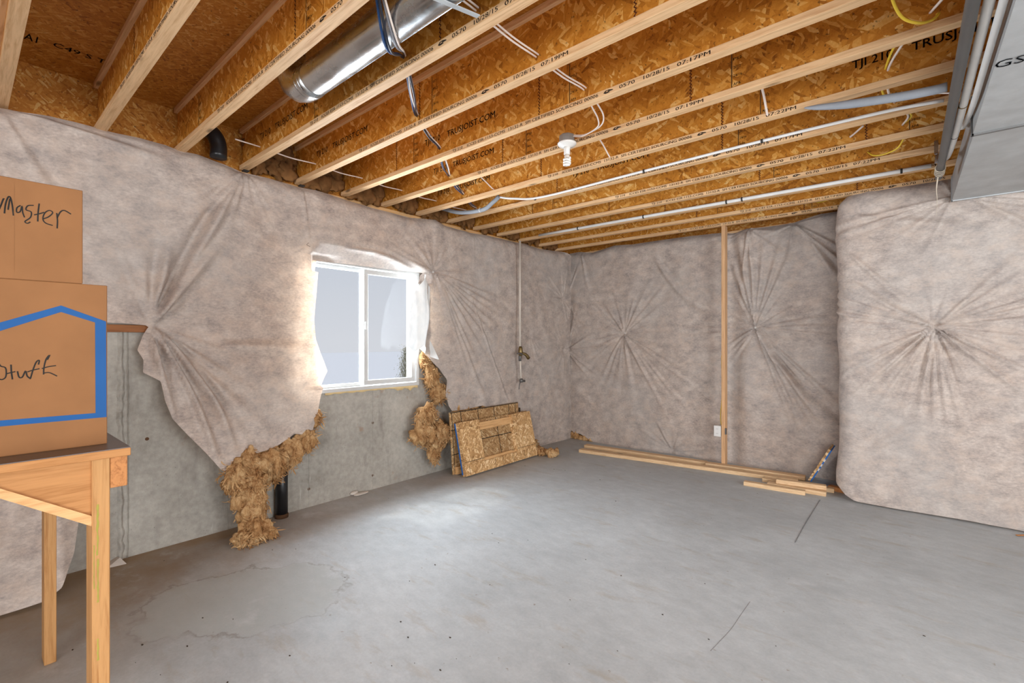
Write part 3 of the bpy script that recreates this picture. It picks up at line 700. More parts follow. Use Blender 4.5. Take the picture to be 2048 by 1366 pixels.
def drape_l(P):
    y, z = P[:, 0], P[:, 1]; h = np.zeros(len(P))
    low = np.clip((1.45-z)/.9, 0, 1)*np.clip((2.0-y)/.6, 0, 1); h += .10*low                       # the loose corner swings clear of the wall
    h -= .05*np.exp(-((y-1.95)/.10)**2)*((z > 1.0) & (z < 2.1)); h += .012*np.clip((y-5.30)/.2, 0, 1)
    arch = 2.20-.11*np.clip((y-2.3)/.75, 0, 1)**2; f = np.clip((arch-z)/(arch-2.05), 0, 1)*np.clip((y-1.86)/.09, 0, 1)*np.clip((3.12-y)/.06, 0, 1)*(z > 1.96)
    h -= .118*f; return h
VF = blanket(poly_l, lambda u, v, h: np.column_stack([np.maximum(XF+h, XW+.012), u, v]), .013, pins_l, folds_l, .014, .8, 21, tl, .06, None, drape_l)
bl = thing('insulation_blanket', 'torn pale insulation blanket wrapped around the window, pinned to the concrete wall', 'insulation', (XF, 1.5, 1.0))
mesh('facing', *VF, 'blanket', bl, True)
# the thin white flap curling in over the right pane
fp = uv_x([(845, 549), (858, 562), (861, 620), (862, 680), (872, 720), (850, 706), (836, 690), (824, 704), (808, 692), (811, 640), (817, 602), (829, 572)], -3.66)
def flapmap(u, v, h):
    w = np.clip((u-2.85)/.35, 0, 1); return np.column_stack([-3.66+.05*np.sin(w*9)+.05*(1-w)+h, u, v])
mesh('torn_flap', *blanket(fp, flapmap, .009, (), [((3.03, 2.02), (2.92, 1.35), .03, .02), ((3.06, 2.0), (3.0, 1.3), .03, .025)], .012, 2, 5), 'flap', bl, True)
def washer(p, nrm, parent, r=.013, mat='washer'):
    V, F = lathe([(.001, .004), (r*.45, .004), (r, .002), (r*1.02, -.001)], (0, 0, 0), 14, {'x': 'x', 'y': 'y'}[nrm]); V = V*(1 if nrm == 'x' else np.array([1, -1, 1]))
    F = F if nrm == 'x' else [f[::-1] for f in F]
    mesh('washer', V+np.array(p), F, mat, parent, True)
for p, q in ((871, 543), (1062, 672)):
    c = on_x(p, q, XF); washer((XF-.035, c[1], c[2]), 'x', bl)
for p, q in ((493, 341), (605, 371)): c = on_x(p, q, XF+.01); mesh('staple', *box((XF-.03, c[1]-.02, c[2]-.005), (XF+.014, c[1]+.02, c[2]+.005), .002), 'tack', bl)
c = on_x(616, 490, XF+.03); mesh('bent_staple', *tube([(XF+.02, c[1]+.01, c[2]+.02), (XF+.03, c[1]-.012, c[2]), (XF+.02, c[1]+.022, c[2]-.008)], .002, 5, 1), 'tie', bl)
# loose lower blanket behind the table legs, slumped to the floor
lowp = [(-.9, 1.46), (.50, 1.46), (.52, 1.2), (.50, .9), (.48, .6), (.45, .36), (.42, .2), (.36, .06), (.30, .02), (.1, .012), (-.9, .01)]
def lowmap(u, v, h):
    sag = .02+.30*np.clip(1-v/1.1, 0, 1)**1.5*np.clip((.62-u)/.25, 0, 1); return np.column_stack([np.maximum(XF-.09+sag+h, XW+.01), u, v])
solo('insulation_blanket', blanket(lowp, lowmap, .014, [dict(at=(.45, 1.42), depth=.02, n=6, reach=.5, seed=4)], [((.3, 1.3), (.32, .4), .02, .03), ((.15, 1.3), (.2, .3), .02, .04), ((-.1, 1.3), (.1, .2), .025, .05)], .012, 1, 31),
     'blanket', 'pale insulation blanket slumped onto the floor behind the table legs', 'insulation', smooth=True)
# back wall blanket
YF = 5.62
top_b = [(1126, 506), (1150, 502), (1180, 504), (1200, 498), (1225, 490), (1260, 488), (1320, 478), (1380, 470), (1440, 464), (1470, 462), (1490, 455), (1530, 451), (1585, 441), (1600, 436), (1640, 425), (1672, 421)]
tb = uv_y(top_b, YF)+[(-.43, 2.64)]
poly_b = tb+[(-.43, .015)]+uv_y([(1620, 958), (1500, 939), (1400, 924), (1300, 909), (1200, 893), (1187, 889), (1175, 877), (1160, 868), (1146, 865), (1136, 858)], YF)+uv_y([(1126, 800), (1126, 700), (1126, 600), (1126, 540)], YF)
pB = lambda px, py: (lambda a: (a[0], a[2]))(on_y(px, py, YF))
pins_b = [dict(at=pB(1247, 667), depth=.05, r0=.2, n=60, reach=1.1, amp=.010, seed=41, extra=[(A45(-35), 1.8, .014, .02), (A45(-48), 1.7, .014, .02), (A45(-60), 1.4, .014, .02), (A45(-28), 1.6, .012, .02)]),
          dict(at=pB(1509, 655), depth=.075, r0=.2, n=36, reach=.7, amp=.013, seed=42, extra=[(A45(a), 1.15, .022, .035) for a in (84, 92, 100, 108, 74, 66)]+[(A45(a), 1.5, .024, .025) for a in (-46, -52, -58, -64, -70)]+[(A45(a), .8, .018, .03) for a in (-8, 0, 8, 180, 172, 188)]),
          dict(at=pB(1344, 903), depth=.05, r0=.12, n=40, reach=.6, amp=.010, seed=43), dict(at=pB(1131, 595), depth=.04, n=16, reach=.7, amp=.012, seed=44), dict(at=pB(1131, 700), depth=.04, n=22, reach=.9, amp=.014, seed=45),
          dict(at=pB(1585, 445), depth=.04, r0=.1, n=8, reach=.5, amp=.01, seed=46, extra=[(A45(-48), 1.1, .035, .03), (A45(-38), .9, .025, .035), (A45(-95), .5, .012, .05)]),
          dict(at=pB(1160, 505), depth=.02, n=8, reach=.5, amp=.012, seed=47, extra=[(A45(-75), .7, .014, .05)]), dict(at=pB(1495, 458), depth=.02, n=14, reach=.6, amp=.012, seed=48, extra=[(A45(-85), .9, .02, .04), (A45(-95), .9, .02, .04)])]
folds_b = [(pB(1310, 515), pB(1460, 640), .022, .05, -.12), (pB(1509, 655), pB(1690, 880), .03, .04, -.06), (pB(1530, 700), pB(1680, 860), .025, .03), (pB(1620, 480), pB(1675, 560), .03, .03)]
VF = blanket(poly_b, lambda u, v, h: np.column_stack([u, np.minimum(YF-h, YB-.012), v]), .013, pins_b, folds_b, .016, .9, 51, tb, .06, None,
             lambda P: -.02*np.clip((-3.5-P[:, 0])/.15, 0, 1)**2-.07*np.exp(-((P[:, 0]+1.53)/.10)**2)*(P[:, 1] > 0))
bb = thing('insulation_blanket', 'pale insulation blanket with starburst creases covering the back wall behind the stud', 'insulation', (-2, YF, 0))
mesh('facing', *VF, 'blanket', bb, True)
for p, q in ((1247, 667), (1509, 655), (1344, 903)): c = on_y(p, q, YF); washer((c[0], YF+.035, c[2]), 'y', bb)
# blanket wrapped round the wall step at the right
YS = 4.95; RS = .13; XC = -.469+RS
def stepmap(u, v, h):
    ph = np.clip((XC-u)/RS, 0, PI/2); over = np.clip(XC-u-RS*PI/2, 0, None)
    x = np.where(u >= XC, u, XC-RS*np.sin(ph)); y = np.where(u >= XC, YS, YS+RS-RS*np.cos(ph))+over
    nx = -np.sin(ph); ny = -np.cos(ph); return np.column_stack([x+nx*h, y+ny*h, v])
ts = [(XC-.82, 2.60), (XC-.35, 2.62), (XC-.2, 2.63), (XC-.08, 2.645), (XC+.1, 2.66), (XC+.3, 2.655), (2.2, 2.655)]
poly_s = ts+[(2.2, .012), (.9, .008), (.4, .014), (-.1, .01), (-.3, .012), (XC-.0, .018), (XC-.06, .05), (XC-.12, .10), (XC-.2, .14), (XC-.82, .14)]
pS = lambda px, py: (lambda a: (a[0], a[2]))(on_y(px, py, YS))
pins_s = [dict(at=pS(1868, 653), depth=.085, r0=.22, n=44, reach=.9, amp=.014, seed=61, extra=[(A45(a), 1.15, .026, .03) for a in (148, 152, 157, 162, 168)]+[(A45(a), .85, .024, .028) for a in (-78, -84, -90, -97, -106, -118, -132, -146)]+[(A45(a), .9, .02, .02) for a in (6, 14, 20, -10, -34, -46)]),
          dict(at=(.28, 2.50), depth=.03, n=10, reach=.7, amp=.012, seed=62, extra=[(A45(a), .9, .022, .03) for a in (-8, -16, -24, 195, 188)])]
folds_s = [(pS(1690, 500), pS(1850, 640), .016, .03), (pS(1700, 560), pS(1840, 650), .014, .03), (pS(1950, 400), pS(2100, 470), .02, .03), (pS(1700, 430), pS(2000, 460), .010, .03), (pS(1740, 900), pS(1870, 830), .012, .05)]
bs = thing('insulation_blanket', 'pale insulation blanket rounding the corner of the wall step below the ductwork', 'insulation', (.6, YS, 0))
mesh('facing', *blanket(poly_s, stepmap, .012, pins_s, folds_s, .012, .9, 71, ts, .05), 'blanket', bs, True)
c = on_y(1868, 653, YS); washer((c[0], YS+.07, c[2]), 'y', bs, .016)
# torn wool hanging out of the blankets
pw = lambda px, py, x: on_x(px, py, x)
wisps = [tube([pw(545, 1078, -3.5), pw(565, 1077, -3.48), pw(590, 1072, -3.46)], [.004, .002, .0008], 5, 3)]
wool_mass('glass_wool', 'long torn tongue of brown glass wool hanging to the floor beside the black pipe',
    [(pw(630, 838, -3.70), (.05, .05, .10)), (pw(610, 880, -3.68), (.06, .09, .09)), (pw(580, 905, -3.66), (.07, .11, .10)), (pw(540, 925, -3.62), (.09, .13, .12)), (pw(495, 935, -3.58), (.10, .13, .12)), (pw(468, 955, -3.56), (.08, .08, .10)),
     (pw(500, 980, -3.55), (.09, .12, .15)), (pw(505, 1020, -3.52), (.08, .10, .14)), (pw(510, 1055, -3.48), (.08, .10, .09)), ((-3.44, 1.30, .05), (.09, .12, .05)), ((-3.42, 1.40, .03), (.05, .07, .03))],
    (-3.5, 1.32, 0), 3200, (0, .1, -1), 1.2, wisps=wisps)
wool_mass('glass_wool', 'ragged roll of tan glass wool bulging out under the window corner beside the leaning frames',
    [(pw(848, 720, -3.76), (.035, .06, .10)), (pw(862, 755, -3.75), (.045, .10, .14)), (pw(876, 785, -3.74), (.045, .10, .12)), (pw(850, 832, -3.66), (.08, .14, .10)), (pw(845, 870, -3.65), (.09, .15, .13)), (pw(875, 870, -3.67), (.08, .12, .16)), (pw(868, 905, -3.68), (.06, .08, .10))],
    (-3.66, 3.0, .3), 2200, (0, .1, -1), 1.1)
wool_mass('glass_wool', 'small crumpled curl of brown glass wool lying on the floor in the corner',
    [(on_z(1076, 901, .045), (.06, .09, .045)), (on_z(1085, 905, .03), (.06, .10, .035)), (on_z(1104, 905, .05), (.07, .09, .055)), (pw(1068, 893, -3.66), (.06, .11, .06))], tuple(on_z(1098, 910, 0)), 160, (0, 1, 0), .6)
wool_mass('glass_wool', 'thin ragged edge of brown glass wool showing above the leaning frames',
    [(pw(p, q, -3.70), (.03, .07, .05)) for p, q in ((912, 818), (930, 816), (950, 818), (972, 816), (990, 822))], (-3.7, 3.6, .66), 90, (0, .2, -1), .5)
wool_mass('glass_wool', 'dark brown glass wool edge poking out low in the room corner under the blanket',
    [(on_y(1150, 872, 5.66), (.08, .05, .07)), (on_y(1166, 878, 5.66), (.10, .05, .06)), (on_y(1180, 884, 5.66), (.09, .05, .045))], tuple(on_y(1165, 890, 5.64)[:2])+(0.02,), 70, (1, 0, -.3), .5)

# ================================================================== table, boxes
tb_ = thing('work_table', 'rough wooden work table with a dark top and tapered brace under the boxes', 'table', (-2.3, -.25, 0))
TZ = 1.08
mesh('table_top', *box((-2.98, -.85, TZ-.024), (-1.68, .317, TZ-.002), .0015), 'fir_y', tb_)
mesh('top_sheet', *box((-2.98, -.85, TZ-.002), (-1.681, .316, TZ)), 'table_top', tb_)
for x in (-1.79, -2.885):
    for y in (.237, -.80): 
        lg = mesh('leg', *box((x, y, 0), (x+.089, y+.038, TZ-.024), .002), 'fir_z', tb_)
        if x > -2 and y > 0:
            for yy, z0, z1, w in ((.249, .66, .78, .0022), (.2485, .79, .93, .0026), (.241, .70, .82, .0012), (.249, .50, .56, .0022)):
                g = np.random.default_rng(int(z0*100)); V = []; F = []
                for i in range(15): V += [(x+.0895, yy-w*g.uniform(.3, 1.2), z0+(z1-z0)*i/14), (x+.0895, yy+w*g.uniform(.3, 1.2), z0+(z1-z0)*i/14)]
                mesh('green_mark', V, [(2*i, 2*i+1, 2*i+3, 2*i+2) for i in range(14)], 'green', lg)
z_at = lambda p, q: tuple(on_x(p, q, -1.712)[1:])
def up_to(pa, pb, z):                                                   # where the sloping edge from pb through pa reaches height z
    k = (z-pb[1])/(pa[1]-pb[1]); return (pb[0]+(pa[0]-pb[0])*k, z)
gA, gB = z_at(0, 976), z_at(184, 1031.5); hA, hB = z_at(0, 996), z_at(184, 1052); GT = TZ-.0255
mesh('gusset', *prism([up_to(gA, gB, GT), (gB[0], GT), gB], -1.745, -1.712, 'yz'), 'fir_y', tb_)
mesh('brace', *prism([up_to(gA, gB, GT), gB, hB, up_to(hA, hB, GT)], -1.742, -1.706, 'yz'), 'pine_y', tb_)
mesh('rail', *box((-2.92, .2755, TZ-.113), (-1.703, .3135, TZ-.0245), .0015), 'fir_x', tb_)
mesh('rail', *box((-2.92, -.84, TZ-.113), (-1.703, -.802, TZ-.0245), .0015), 'fir_x', tb_)

def stroke_set(parent, sets, zoom, off, x, r=.0016):
    for P in sets:
        Q = [on_x(off[0]+p/zoom, off[1]+q/zoom, x) for p, q in P]; Q = [(x+.0004, q[1], q[2]) for q in Q]
        V, F = tube(Q, r, 6, 4); V[:, 0] = x+(V[:, 0]-x)*.35; mesh('handwriting', V, F, 'ink', parent)
BX = -1.784
b1 = thing('cardboard_box', 'large brown cardboard box with a blue house outline standing on the wooden table', 'box', (BX-.23, -.1, TZ))
b1b = mesh('carton', *box((BX-.46, -.42, TZ), (BX, .282, 1.541), .0015), 'kraft', b1)
def strip(pa, pb, pc, pd): return [tuple([BX+.0008])+tuple(on_x(p, q, BX)[1:]) for p, q in (pa, pb, pc, pd)]
def along(pa, pb, y):                                                    # print edges carried on to the part of the box beyond the frame
    a_, b_ = on_x(*pa, BX)[1:], on_x(*pb, BX)[1:]; return (BX+.0008, y, a_[1]+(b_[1]-a_[1])*(y-a_[0])/(b_[0]-a_[0]))
YL = -.30
rt, ru = along((0, 645), (122, 611), YL), along((0, 662), (122, 624), YL); bt, bo = along((0, 841), (191, 826), YL), along((0, 853), (213, 834), YL)
S1 = lambda *pts: [tuple([BX+.0008])+tuple(on_x(p, q, BX)[1:]) for p, q in pts]
pr = [[ru, rt]+S1((122, 611), (122, 624)), strip((122, 611), (212, 643), (190, 645), (122, 624)), strip((190, 645), (212, 643), (213, 834), (191, 826)), S1((191, 826), (213, 834))+[bo, bt],
      [rt, ru, (BX+.0008, YL+.024, bt[2]), (BX+.0008, YL, bo[2])]]
for q in pr: mesh('blue_print', q, [(0, 1, 2, 3)], 'tape', b1b)
mesh('flap_seam', *box((BX-.26, -.42, 1.5408), (BX-.2, .282, 1.5415)), 'card_edge', b1b)
stroke_set(b1b, [[(-25, 1035), (-8, 1030), (5, 1045), (28, 1052), (34, 1075), (30, 1105), (10, 1118), (-12, 1112)], [(60, 1036), (62, 1075), (68, 1117)], [(36, 1086), (58, 1080), (84, 1074)],
    [(95, 1072), (104, 1104), (122, 1104), (140, 1070), (148, 1098), (168, 1114)], [(166, 1112), (182, 1060), (198, 1022), (214, 1013), (210, 1036)], [(150, 1076), (180, 1066), (216, 1058)],
    [(238, 1090), (240, 1052), (252, 1006), (272, 983), (258, 1010)], [(228, 1058), (262, 1048), (306, 1041)], [(240, 1082), (270, 1080), (312, 1099)]], 2.732, (0, 350), BX)
b2 = thing('cardboard_box', 'smaller brown cardboard box stacked on top of the box with the blue outline', 'box', (BX-.2, -.1, 1.5415))
b2b = mesh('carton', *box((BX-.40, -.42, 1.5415), (BX-.002, .229, 1.806), .0015), 'kraft', b2)
mesh('flap_seam', *box((BX-.24, -.42, 1.8058), (BX-.18, .229, 1.8066)), 'card_edge', b2b)
for yy in (.095, -.05): mesh('corrugation_crease', *box((BX-.003, yy, 1.56), (BX-.0016, yy+.0012, 1.79)), 'kraft', b2b)
stroke_set(b2b, [[(-14, 205), (4, 168), (18, 132), (24, 132)], [(24, 210), (30, 160), (44, 122), (56, 122), (66, 160), (74, 222)], [(44, 190), (52, 140), (58, 128)], [(112, 166), (92, 180), (92, 204), (110, 200), (120, 170), (124, 205), (134, 232)],
    [(184, 166), (152, 168), (142, 190), (170, 202), (166, 232), (136, 254), (150, 264), (166, 256)], [(214, 156), (208, 206), (206, 254)], [(186, 218), (214, 212), (242, 204)],
    [(236, 240), (266, 228), (288, 206), (270, 194), (246, 206), (234, 238), (248, 262), (288, 276)], [(310, 208), (314, 250), (312, 292)], [(312, 234), (330, 202), (352, 194), (388, 214)]], 2.732, (0, 350), BX-.002)

# ================================================================== things on and against the window wall
solo('furring_strip', box((XW+.001, -.3, 1.437), (XW+.036, .83, 1.484), .002), 'old_wood', 'weathered brown wood strip nailed along the concrete beside the boxes', 'strip')
vp = thing('vent_pipe', 'black plastic pipe standing on the slab against the concrete wall', 'pipe', (-3.748, 1.64, 0))
mesh('pipe', *lathe([(.045, 0), (.045, .46)], (-3.748, 1.64, 0), 20), 'black_pl', vp, True)
mesh('collar', *lathe([(.05, 0), (.05, .025), (.046, .03)], (-3.748, 1.64, 0), 20), 'tie', vp, True)
wp = thing('water_pipe', 'cream water pipe dropping down the blanket to brass shut-off valves', 'pipe', (-3.60, 4.40, .86))
px_, py_ = -3.585, 4.402
mesh('pipe', *tube([(px_, py_, 2.60), (px_, py_, 1.32)], .0135, 10, 1), 'cream', wp, True)
mesh('lower_pipe', *tube([(px_, py_+.005, 1.2), (px_, py_+.015, .93)], .011, 10, 1), 'cream', wp, True)
vb = mesh('valve_body', *join(lathe([(.012, 0), (.024, .01), (.03, .05), (.024, .1), (.014, .12)], (px_+.005, py_+.005, 1.2), 14), tube([(px_, py_, 1.24), (px_+.03, py_+.07, 1.22), (px_+.04, py_+.12, 1.17)], [.014, .018, .022], 10, 3)), 'brass', wp, True)
mesh('valve_handle', *tube([(px_+.04, py_-.10, 1.235), (px_+.045, py_-.03, 1.232), (px_+.03, py_, 1.22)], [.009, .011, .008], 8, 3), 'steel', vb, True)
mesh('valve_stem', *tube([(px_, py_, 1.23), (px_, py_, 1.14)], .018, 10, 1), 'steel', wp, True)
mesh('drain_cap', *join(lathe([(.012, 0), (.024, .004), (.026, .03), (.012, .05)], (px_+.005, py_+.02, .88), 12), tube([(px_, py_+.02, .90), (px_+.01, py_-.02, .86), (px_+.01, py_-.03, .80)], .006, 6, 3), tube([(px_, py_+.02, .9), (px_+.02, py_+.07, .895)], .014, 8, 1)), 'steel', wp, True)

# two timber and strand-board frames leaning under the water pipe
def panel_axes(xb, y0, xt, y1, zt, L):
    O = np.array([xb, y0, .004]); S = np.array([0, 1., 0]); T = np.array([xt-xb, y1-y0, zt]); H = np.linalg.norm(T); T = T/H; N = np.cross(S, T); N /= np.linalg.norm(N)
    return O, S, T, N, H
def pbox(ax, s0, s1, t0, t1, n0, n1, b=.001):
    O, S, T, N, H = ax; c = O+S*(s0+s1)/2+T*(t0+t1)/2+N*(n0+n1)/2; return obox(c, S, T, N, (s1-s0, t1-t0, n1-n0), b)
def grid_lines(ax, parent, ss, ts, L, H, n):
    for s in ss: mesh('printed_line', *pbox(ax, s-.004, s+.004, .01, H-.01, n, n+.0006, 0), 'ink', parent)
    for t in ts: mesh('printed_line', *pbox(ax, .005, L-.005, t-.004, t+.004, n, n+.0006, 0), 'ink', parent)
ax = panel_axes(-3.575, 3.285, -3.63, 3.285, .635, 1.12); H = ax[4]
f1 = thing('panel_frame', 'taller strand-board panel with printed grid lines leaning directly on the blanket', 'panel', (-3.58, 3.85, 0), 'leaning strand-board frames')
pn = mesh('board', *pbox(ax, 0, 1.12, 0, H, 0, .011), 'osb_panel', f1); grid_lines(ax, pn, (.03, .16, .42, .68, .94, 1.06), (.20, .45, H-.006), 1.12, H, .0112)
mesh('cleat', *pbox(ax, .03, .12, .0, .075, .0115, .045), 'pine_y', f1)
ax = panel_axes(-3.43, 3.305, -3.575, 3.325, .523, 1.19); H = ax[4]; L = 1.19
f2 = thing('panel_frame', 'lower frame of strand-board stiles and pine rails leaning in front of the taller panel', 'panel', (-3.45, 3.9, 0), 'leaning strand-board frames')
bk = mesh('backing_board', *pbox(ax, 0, L, 0, H, -.012, 0), 'osb_panel', f2); grid_lines(ax, bk, (.62,), (.33,), L, H, .0003)
mesh('stile', *pbox(ax, 0, .30, .135, H, .0005, .048), 'osb_stile', f2); mesh('stile', *pbox(ax, .84, L, .135, H-.012, .0005, .05), 'osb_stile', f2)
mesh('rail', *pbox(ax, .302, .838, H-.115, H-.035, .0005, .034), 'pine_y', f2); mesh('rail', *pbox(ax, .302, .838, .105, .135, .0005, .034), 'pine_y', f2)
br = mesh('bottom_rail', *pbox(ax, 0, L, 0, .104, .0005, .046), 'osb_stile', f2)
mesh('stile_foot', *pbox(ax, 0, .30, .1045, .1345, .0005, .047), 'osb_stile', f2); mesh('stile_foot', *pbox(ax, .84, L, .1045, .1345, .0005, .049), 'osb_stile', f2)
for s0, s1 in ((.01, .29), (.85, L-.01)): mesh('printed_line', *pbox(ax, s0, s1, .134, .1375, .0465, .0505, 0), 'ink', f2)
for s in (.06, .45, .58, .75, .95): mesh('printed_line', *pbox(ax, s, s+.004, .004, .10, .046, .0466, 0), 'ink_faint', br)
mesh('blue_edge', *pbox(ax, -.003, 0, .02, H, -.012, .004, 0), 'blue_edge', f2)

# ================================================================== lumber at the back wall
st = thing('wall_stud', 'single upright pine stud standing in front of the back wall blanket', 'stud', (-1.534, 5.455, 0))
mesh('stud', *box((-1.553, 5.411, 0), (-1.515, 5.50, ZJ-.001), .002), 'pine_z', st)
oc = on_y(1442, 863, 5.40)
ob = thing('power_outlet', 'white duplex power outlet fixed to the side of the lone stud', 'outlet', (-1.595, 5.40, .33), None)
mesh('junction_box', *box((-1.6, 5.408, .34), (-1.5535, 5.47, .44), .002), 'boxgrey', ob)
fpn = mesh('face_plate', *box((-1.628, 5.395, .332), (-1.556, 5.4075, .450), .003), 'white_pl', ob)
for z in (.365, .415):
    mesh('receptacle', *lathe([(.001, .003), (.014, .003), (.016, 0)], (0, 0, 0), 14, 'y'), 'white_pl', fpn).location = Vector((-1.592, 5.393, z))-world_loc(fpn)
    for dx in (-.006, .006): mesh('slot', *box((-1.592+dx-.001, 5.3895, z-.004), (-1.592+dx+.001, 5.3905, z+.005)), 'ink', fpn)
mesh('bracket', *box((-1.5535+.0385, 5.404, .362), (-1.5535+.0525, 5.43, .428), .001), 'steel', ob)
solo('electrical_cable', tube([(-1.566, 5.452, .452), (-1.572, 5.45, .56), (-1.559, 5.452, .8), (-1.562, 5.45, 1.2), (-1.560, 5.452, 1.25), (-1.558, 5.45, 1.8), (-1.56, 5.45, 2.66)], .0045, 7, 6), 'wire_yellow', 'yellow cable stapled up the lone stud from the outlet', 'cable', smooth=True)

def floor_beam(name, pa, pb, label, w=.089, h=.038, z=0, group=None, mat='lumber', b=.002, back=1):
    a = np.array([pa[0], pa[1], z+h/2]); q = np.array([pb[0], pb[1], z+h/2]); u = (q-a)/np.linalg.norm(q-a); n = np.array([-u[1], u[0], 0]); 
    V, F = beam(a+n*w/2*back, q+n*w/2*back, w, h, b); return solo(name, (V, F), mat, label, 'lumber', ((a+q)/2*np.array([1, 1, 0])+np.array([0, 0, z])).tolist(), group)
GL = 'loose lumber on the floor by the back wall'
floor_beam('pine_board', (-3.11, 4.975), (-.80, 5.245), 'longest pine board lying flat on the slab, frontmost of the long ones', group=GL)
floor_beam('pine_board', (-3.19, 5.23), (-1.70, 5.345), 'long pine board on the floor reaching towards the room corner behind the longest board', group=GL)
floor_beam('pine_board', (-1.69, 5.30), (-.76, 5.385), 'pine board on the floor running from the stud to the tilted sheet', group=GL, h=.042)
B1a, B1b = on_z(1487, 971, 0), on_z(1610, 991.5, 0)
floor_beam('lumber_offcut', B1a, B1b, 'short pine offcut at the front edge of the small lumber pile', w=.060, group=GL)
floor_beam('lumber_offcut', on_z(1530, 978, 0)+np.array([0, .085, 0]), on_z(1652, 993.5, 0), 'short pine offcut lying at the bottom of the small lumber pile', w=.085, group=GL)
floor_beam('lumber_offcut', on_z(1552, 967, .039), on_z(1653, 981, .039), 'short pine offcut lying on top of the small lumber pile', w=.06, z=.0395, group=GL)
floor_beam('lumber_offcut', (-1.08, 5.09), (-.50, 5.13), 'short pine offcut at the rear of the small lumber pile', w=.06, group=GL)
floor_beam('lumber_offcut', (-.56, 5.21), (-.40, 5.17), 'dark orange pine scrap tucked behind the rounded wall step', w=.07, group=GL, mat='fir_x')
# tilted sheathing sheet with a blue edge behind the step
sh = thing('sheathing_sheet', 'tilted sheathing sheet with a blue and white edge leaning behind the wall step', 'panel', (-.66, 5.4, 0))
pa, pb = on_y(1618, 966, 5.26), on_y(1676, 874, 5.26); pa[2] = max(pa[2], .045)
d = (pb-pa); d /= np.linalg.norm(d); nn = np.array([d[2], 0, -d[0]]); Ls = .36
mesh('sheet', *obox(pa+d*Ls/2+np.array([0, .14, 0]), d, (0, 1, 0), nn, (Ls, .28, .020), .001), 'osb_stile', sh)
mesh('blue_face', *obox(pa+d*Ls/2+nn*.0155+np.array([0, .14, 0]), d, (0, 1, 0), nn, (Ls, .28, .011)), 'blue_edge', sh)
for t0 in (.14, .19, .245): mesh('white_print', *obox(pa+d*t0+nn*.0155+np.array([0, -.0008, 0]), d, (0, 1, 0), nn, (.026, .001, .010)), 'white_pl', sh)

# ================================================================== ducts and pipes overhead
rd = thing('round_duct', 'shiny round metal duct running between two joists above the boxes', 'duct', (-.6, 1.168, 2.62))
RZ, RR = 2.712, .077
def pipe_x(x0, x1, r, dent=0):
    V = []; F = []; n = 120; m = 40
    for i in range(n+1):
        x = x0+(x1-x0)*i/n
        for k in range(m):
            a = 2*PI*k/m; rr = r*(1+.014*mnoise.noise(Vector((x*5, math.cos(a)*1.2, math.sin(a)*1.2)))+.008*mnoise.noise(Vector((x*16, math.cos(a)*3, math.sin(a)*3)))); V.append((x, 1.168+rr*math.cos(a), RZ+rr*math.sin(a)))
        if i: F += [((i-1)*m+k, (i-1)*m+(k+1) % m, i*m+(k+1) % m, i*m+k) for k in range(m)]
    return V, F
mesh('pipe', *pipe_x(-2.33, .3, RR), 'galv', rd, True)
mesh('lock_seam', *tube([(-2.33, 1.168+RR*math.cos(A45(-52)), RZ+RR*math.sin(A45(-52))), (.3, 1.168+RR*math.cos(A45(-52)), RZ+RR*math.sin(A45(-52)))], .0028, 6, 1), 'galv', rd, True)
el = mesh('elbow', *tube([(-2.30, 1.168, RZ), (-2.40, 1.168, RZ), (-2.50, 1.168, RZ+.05), (-2.56, 1.168, RZ+.15), (-2.57, 1.168, RZ+.245)], .080, 32, 2), 'galv', rd, True)
for x in (-2.33, -2.36): mesh('crimp_band', *lathe([(RR, -.006), (RR+.006, -.003), (RR+.006, .003), (RR, .006)], (x, 1.168, RZ), 36, 'x'), 'galv', rd, True)
solo('hanger_strap', beam(on_z(840, -16, 2.615), on_z(957, 33, 2.645), .022, .004, .001), 'galv_dull', 'flat grey metal strap bracing the round duct to the joist', 'strap')
solo('vent_elbow', tube([(-3.66, 1.17, 2.655), (-3.66, 1.17, 2.74), (-3.665, 1.15, 2.80), (-3.72, 1.12, 2.86)], .052, 16, 4), 'black_pl', 'black plastic pipe elbow at the end of the round duct bay', 'pipe', smooth=True)

dt = thing('main_duct', 'large rectangular sheet metal trunk duct hung under the joists', 'duct', (.7, 2, 2.45))
DX0, DX1 = .27, 1.2
def duct_section(y0, y1, zb, grow=0):
    V, F = box((DX0-grow, y0, zb), (DX1+grow, y1, 2.648)); V = list(map(tuple, V)); V.append(((DX0+DX1)/2, (y0+y1)/2, zb+.012)); V.append((DX0-grow+.008, (y0+y1)/2, (zb+2.648)/2)); F = [f for f in F if set(f) not in ({0, 1, 2, 3}, {0, 3, 4, 7})]
    return V, F+[(0, 3, 8), (3, 2, 8), (2, 1, 8), (1, 0, 8), (0, 4, 9), (4, 7, 9), (7, 3, 9), (3, 0, 9)]
s1 = mesh('duct_section', *duct_section(3.40, 4.94, 2.462), 'galv_dull', dt)
s2 = mesh('duct_section', *duct_section(1.7, 3.385, 2.452, .006), 'galv_dull', dt); mesh('duct_section', *duct_section(-.6, 1.685, 2.452, .006), 'galv_dull', dt)
for y in (3.385, 1.685): mesh('drive_cleat', *join(box((DX0-.012, y, 2.442), (DX1+.012, y+.016, 2.454), .001), box((DX0-.014, y, 2.442), (DX0-.002, y+.016, 2.648), .001)), 'steel', dt)
mesh('end_flange', *join(box((DX0-.004, 4.925, 2.455), (DX1, 4.94, 2.463)), box((DX0-.006, 4.925, 2.455), (DX0+.002, 4.94, 2.648))), 'galv_dull', dt)
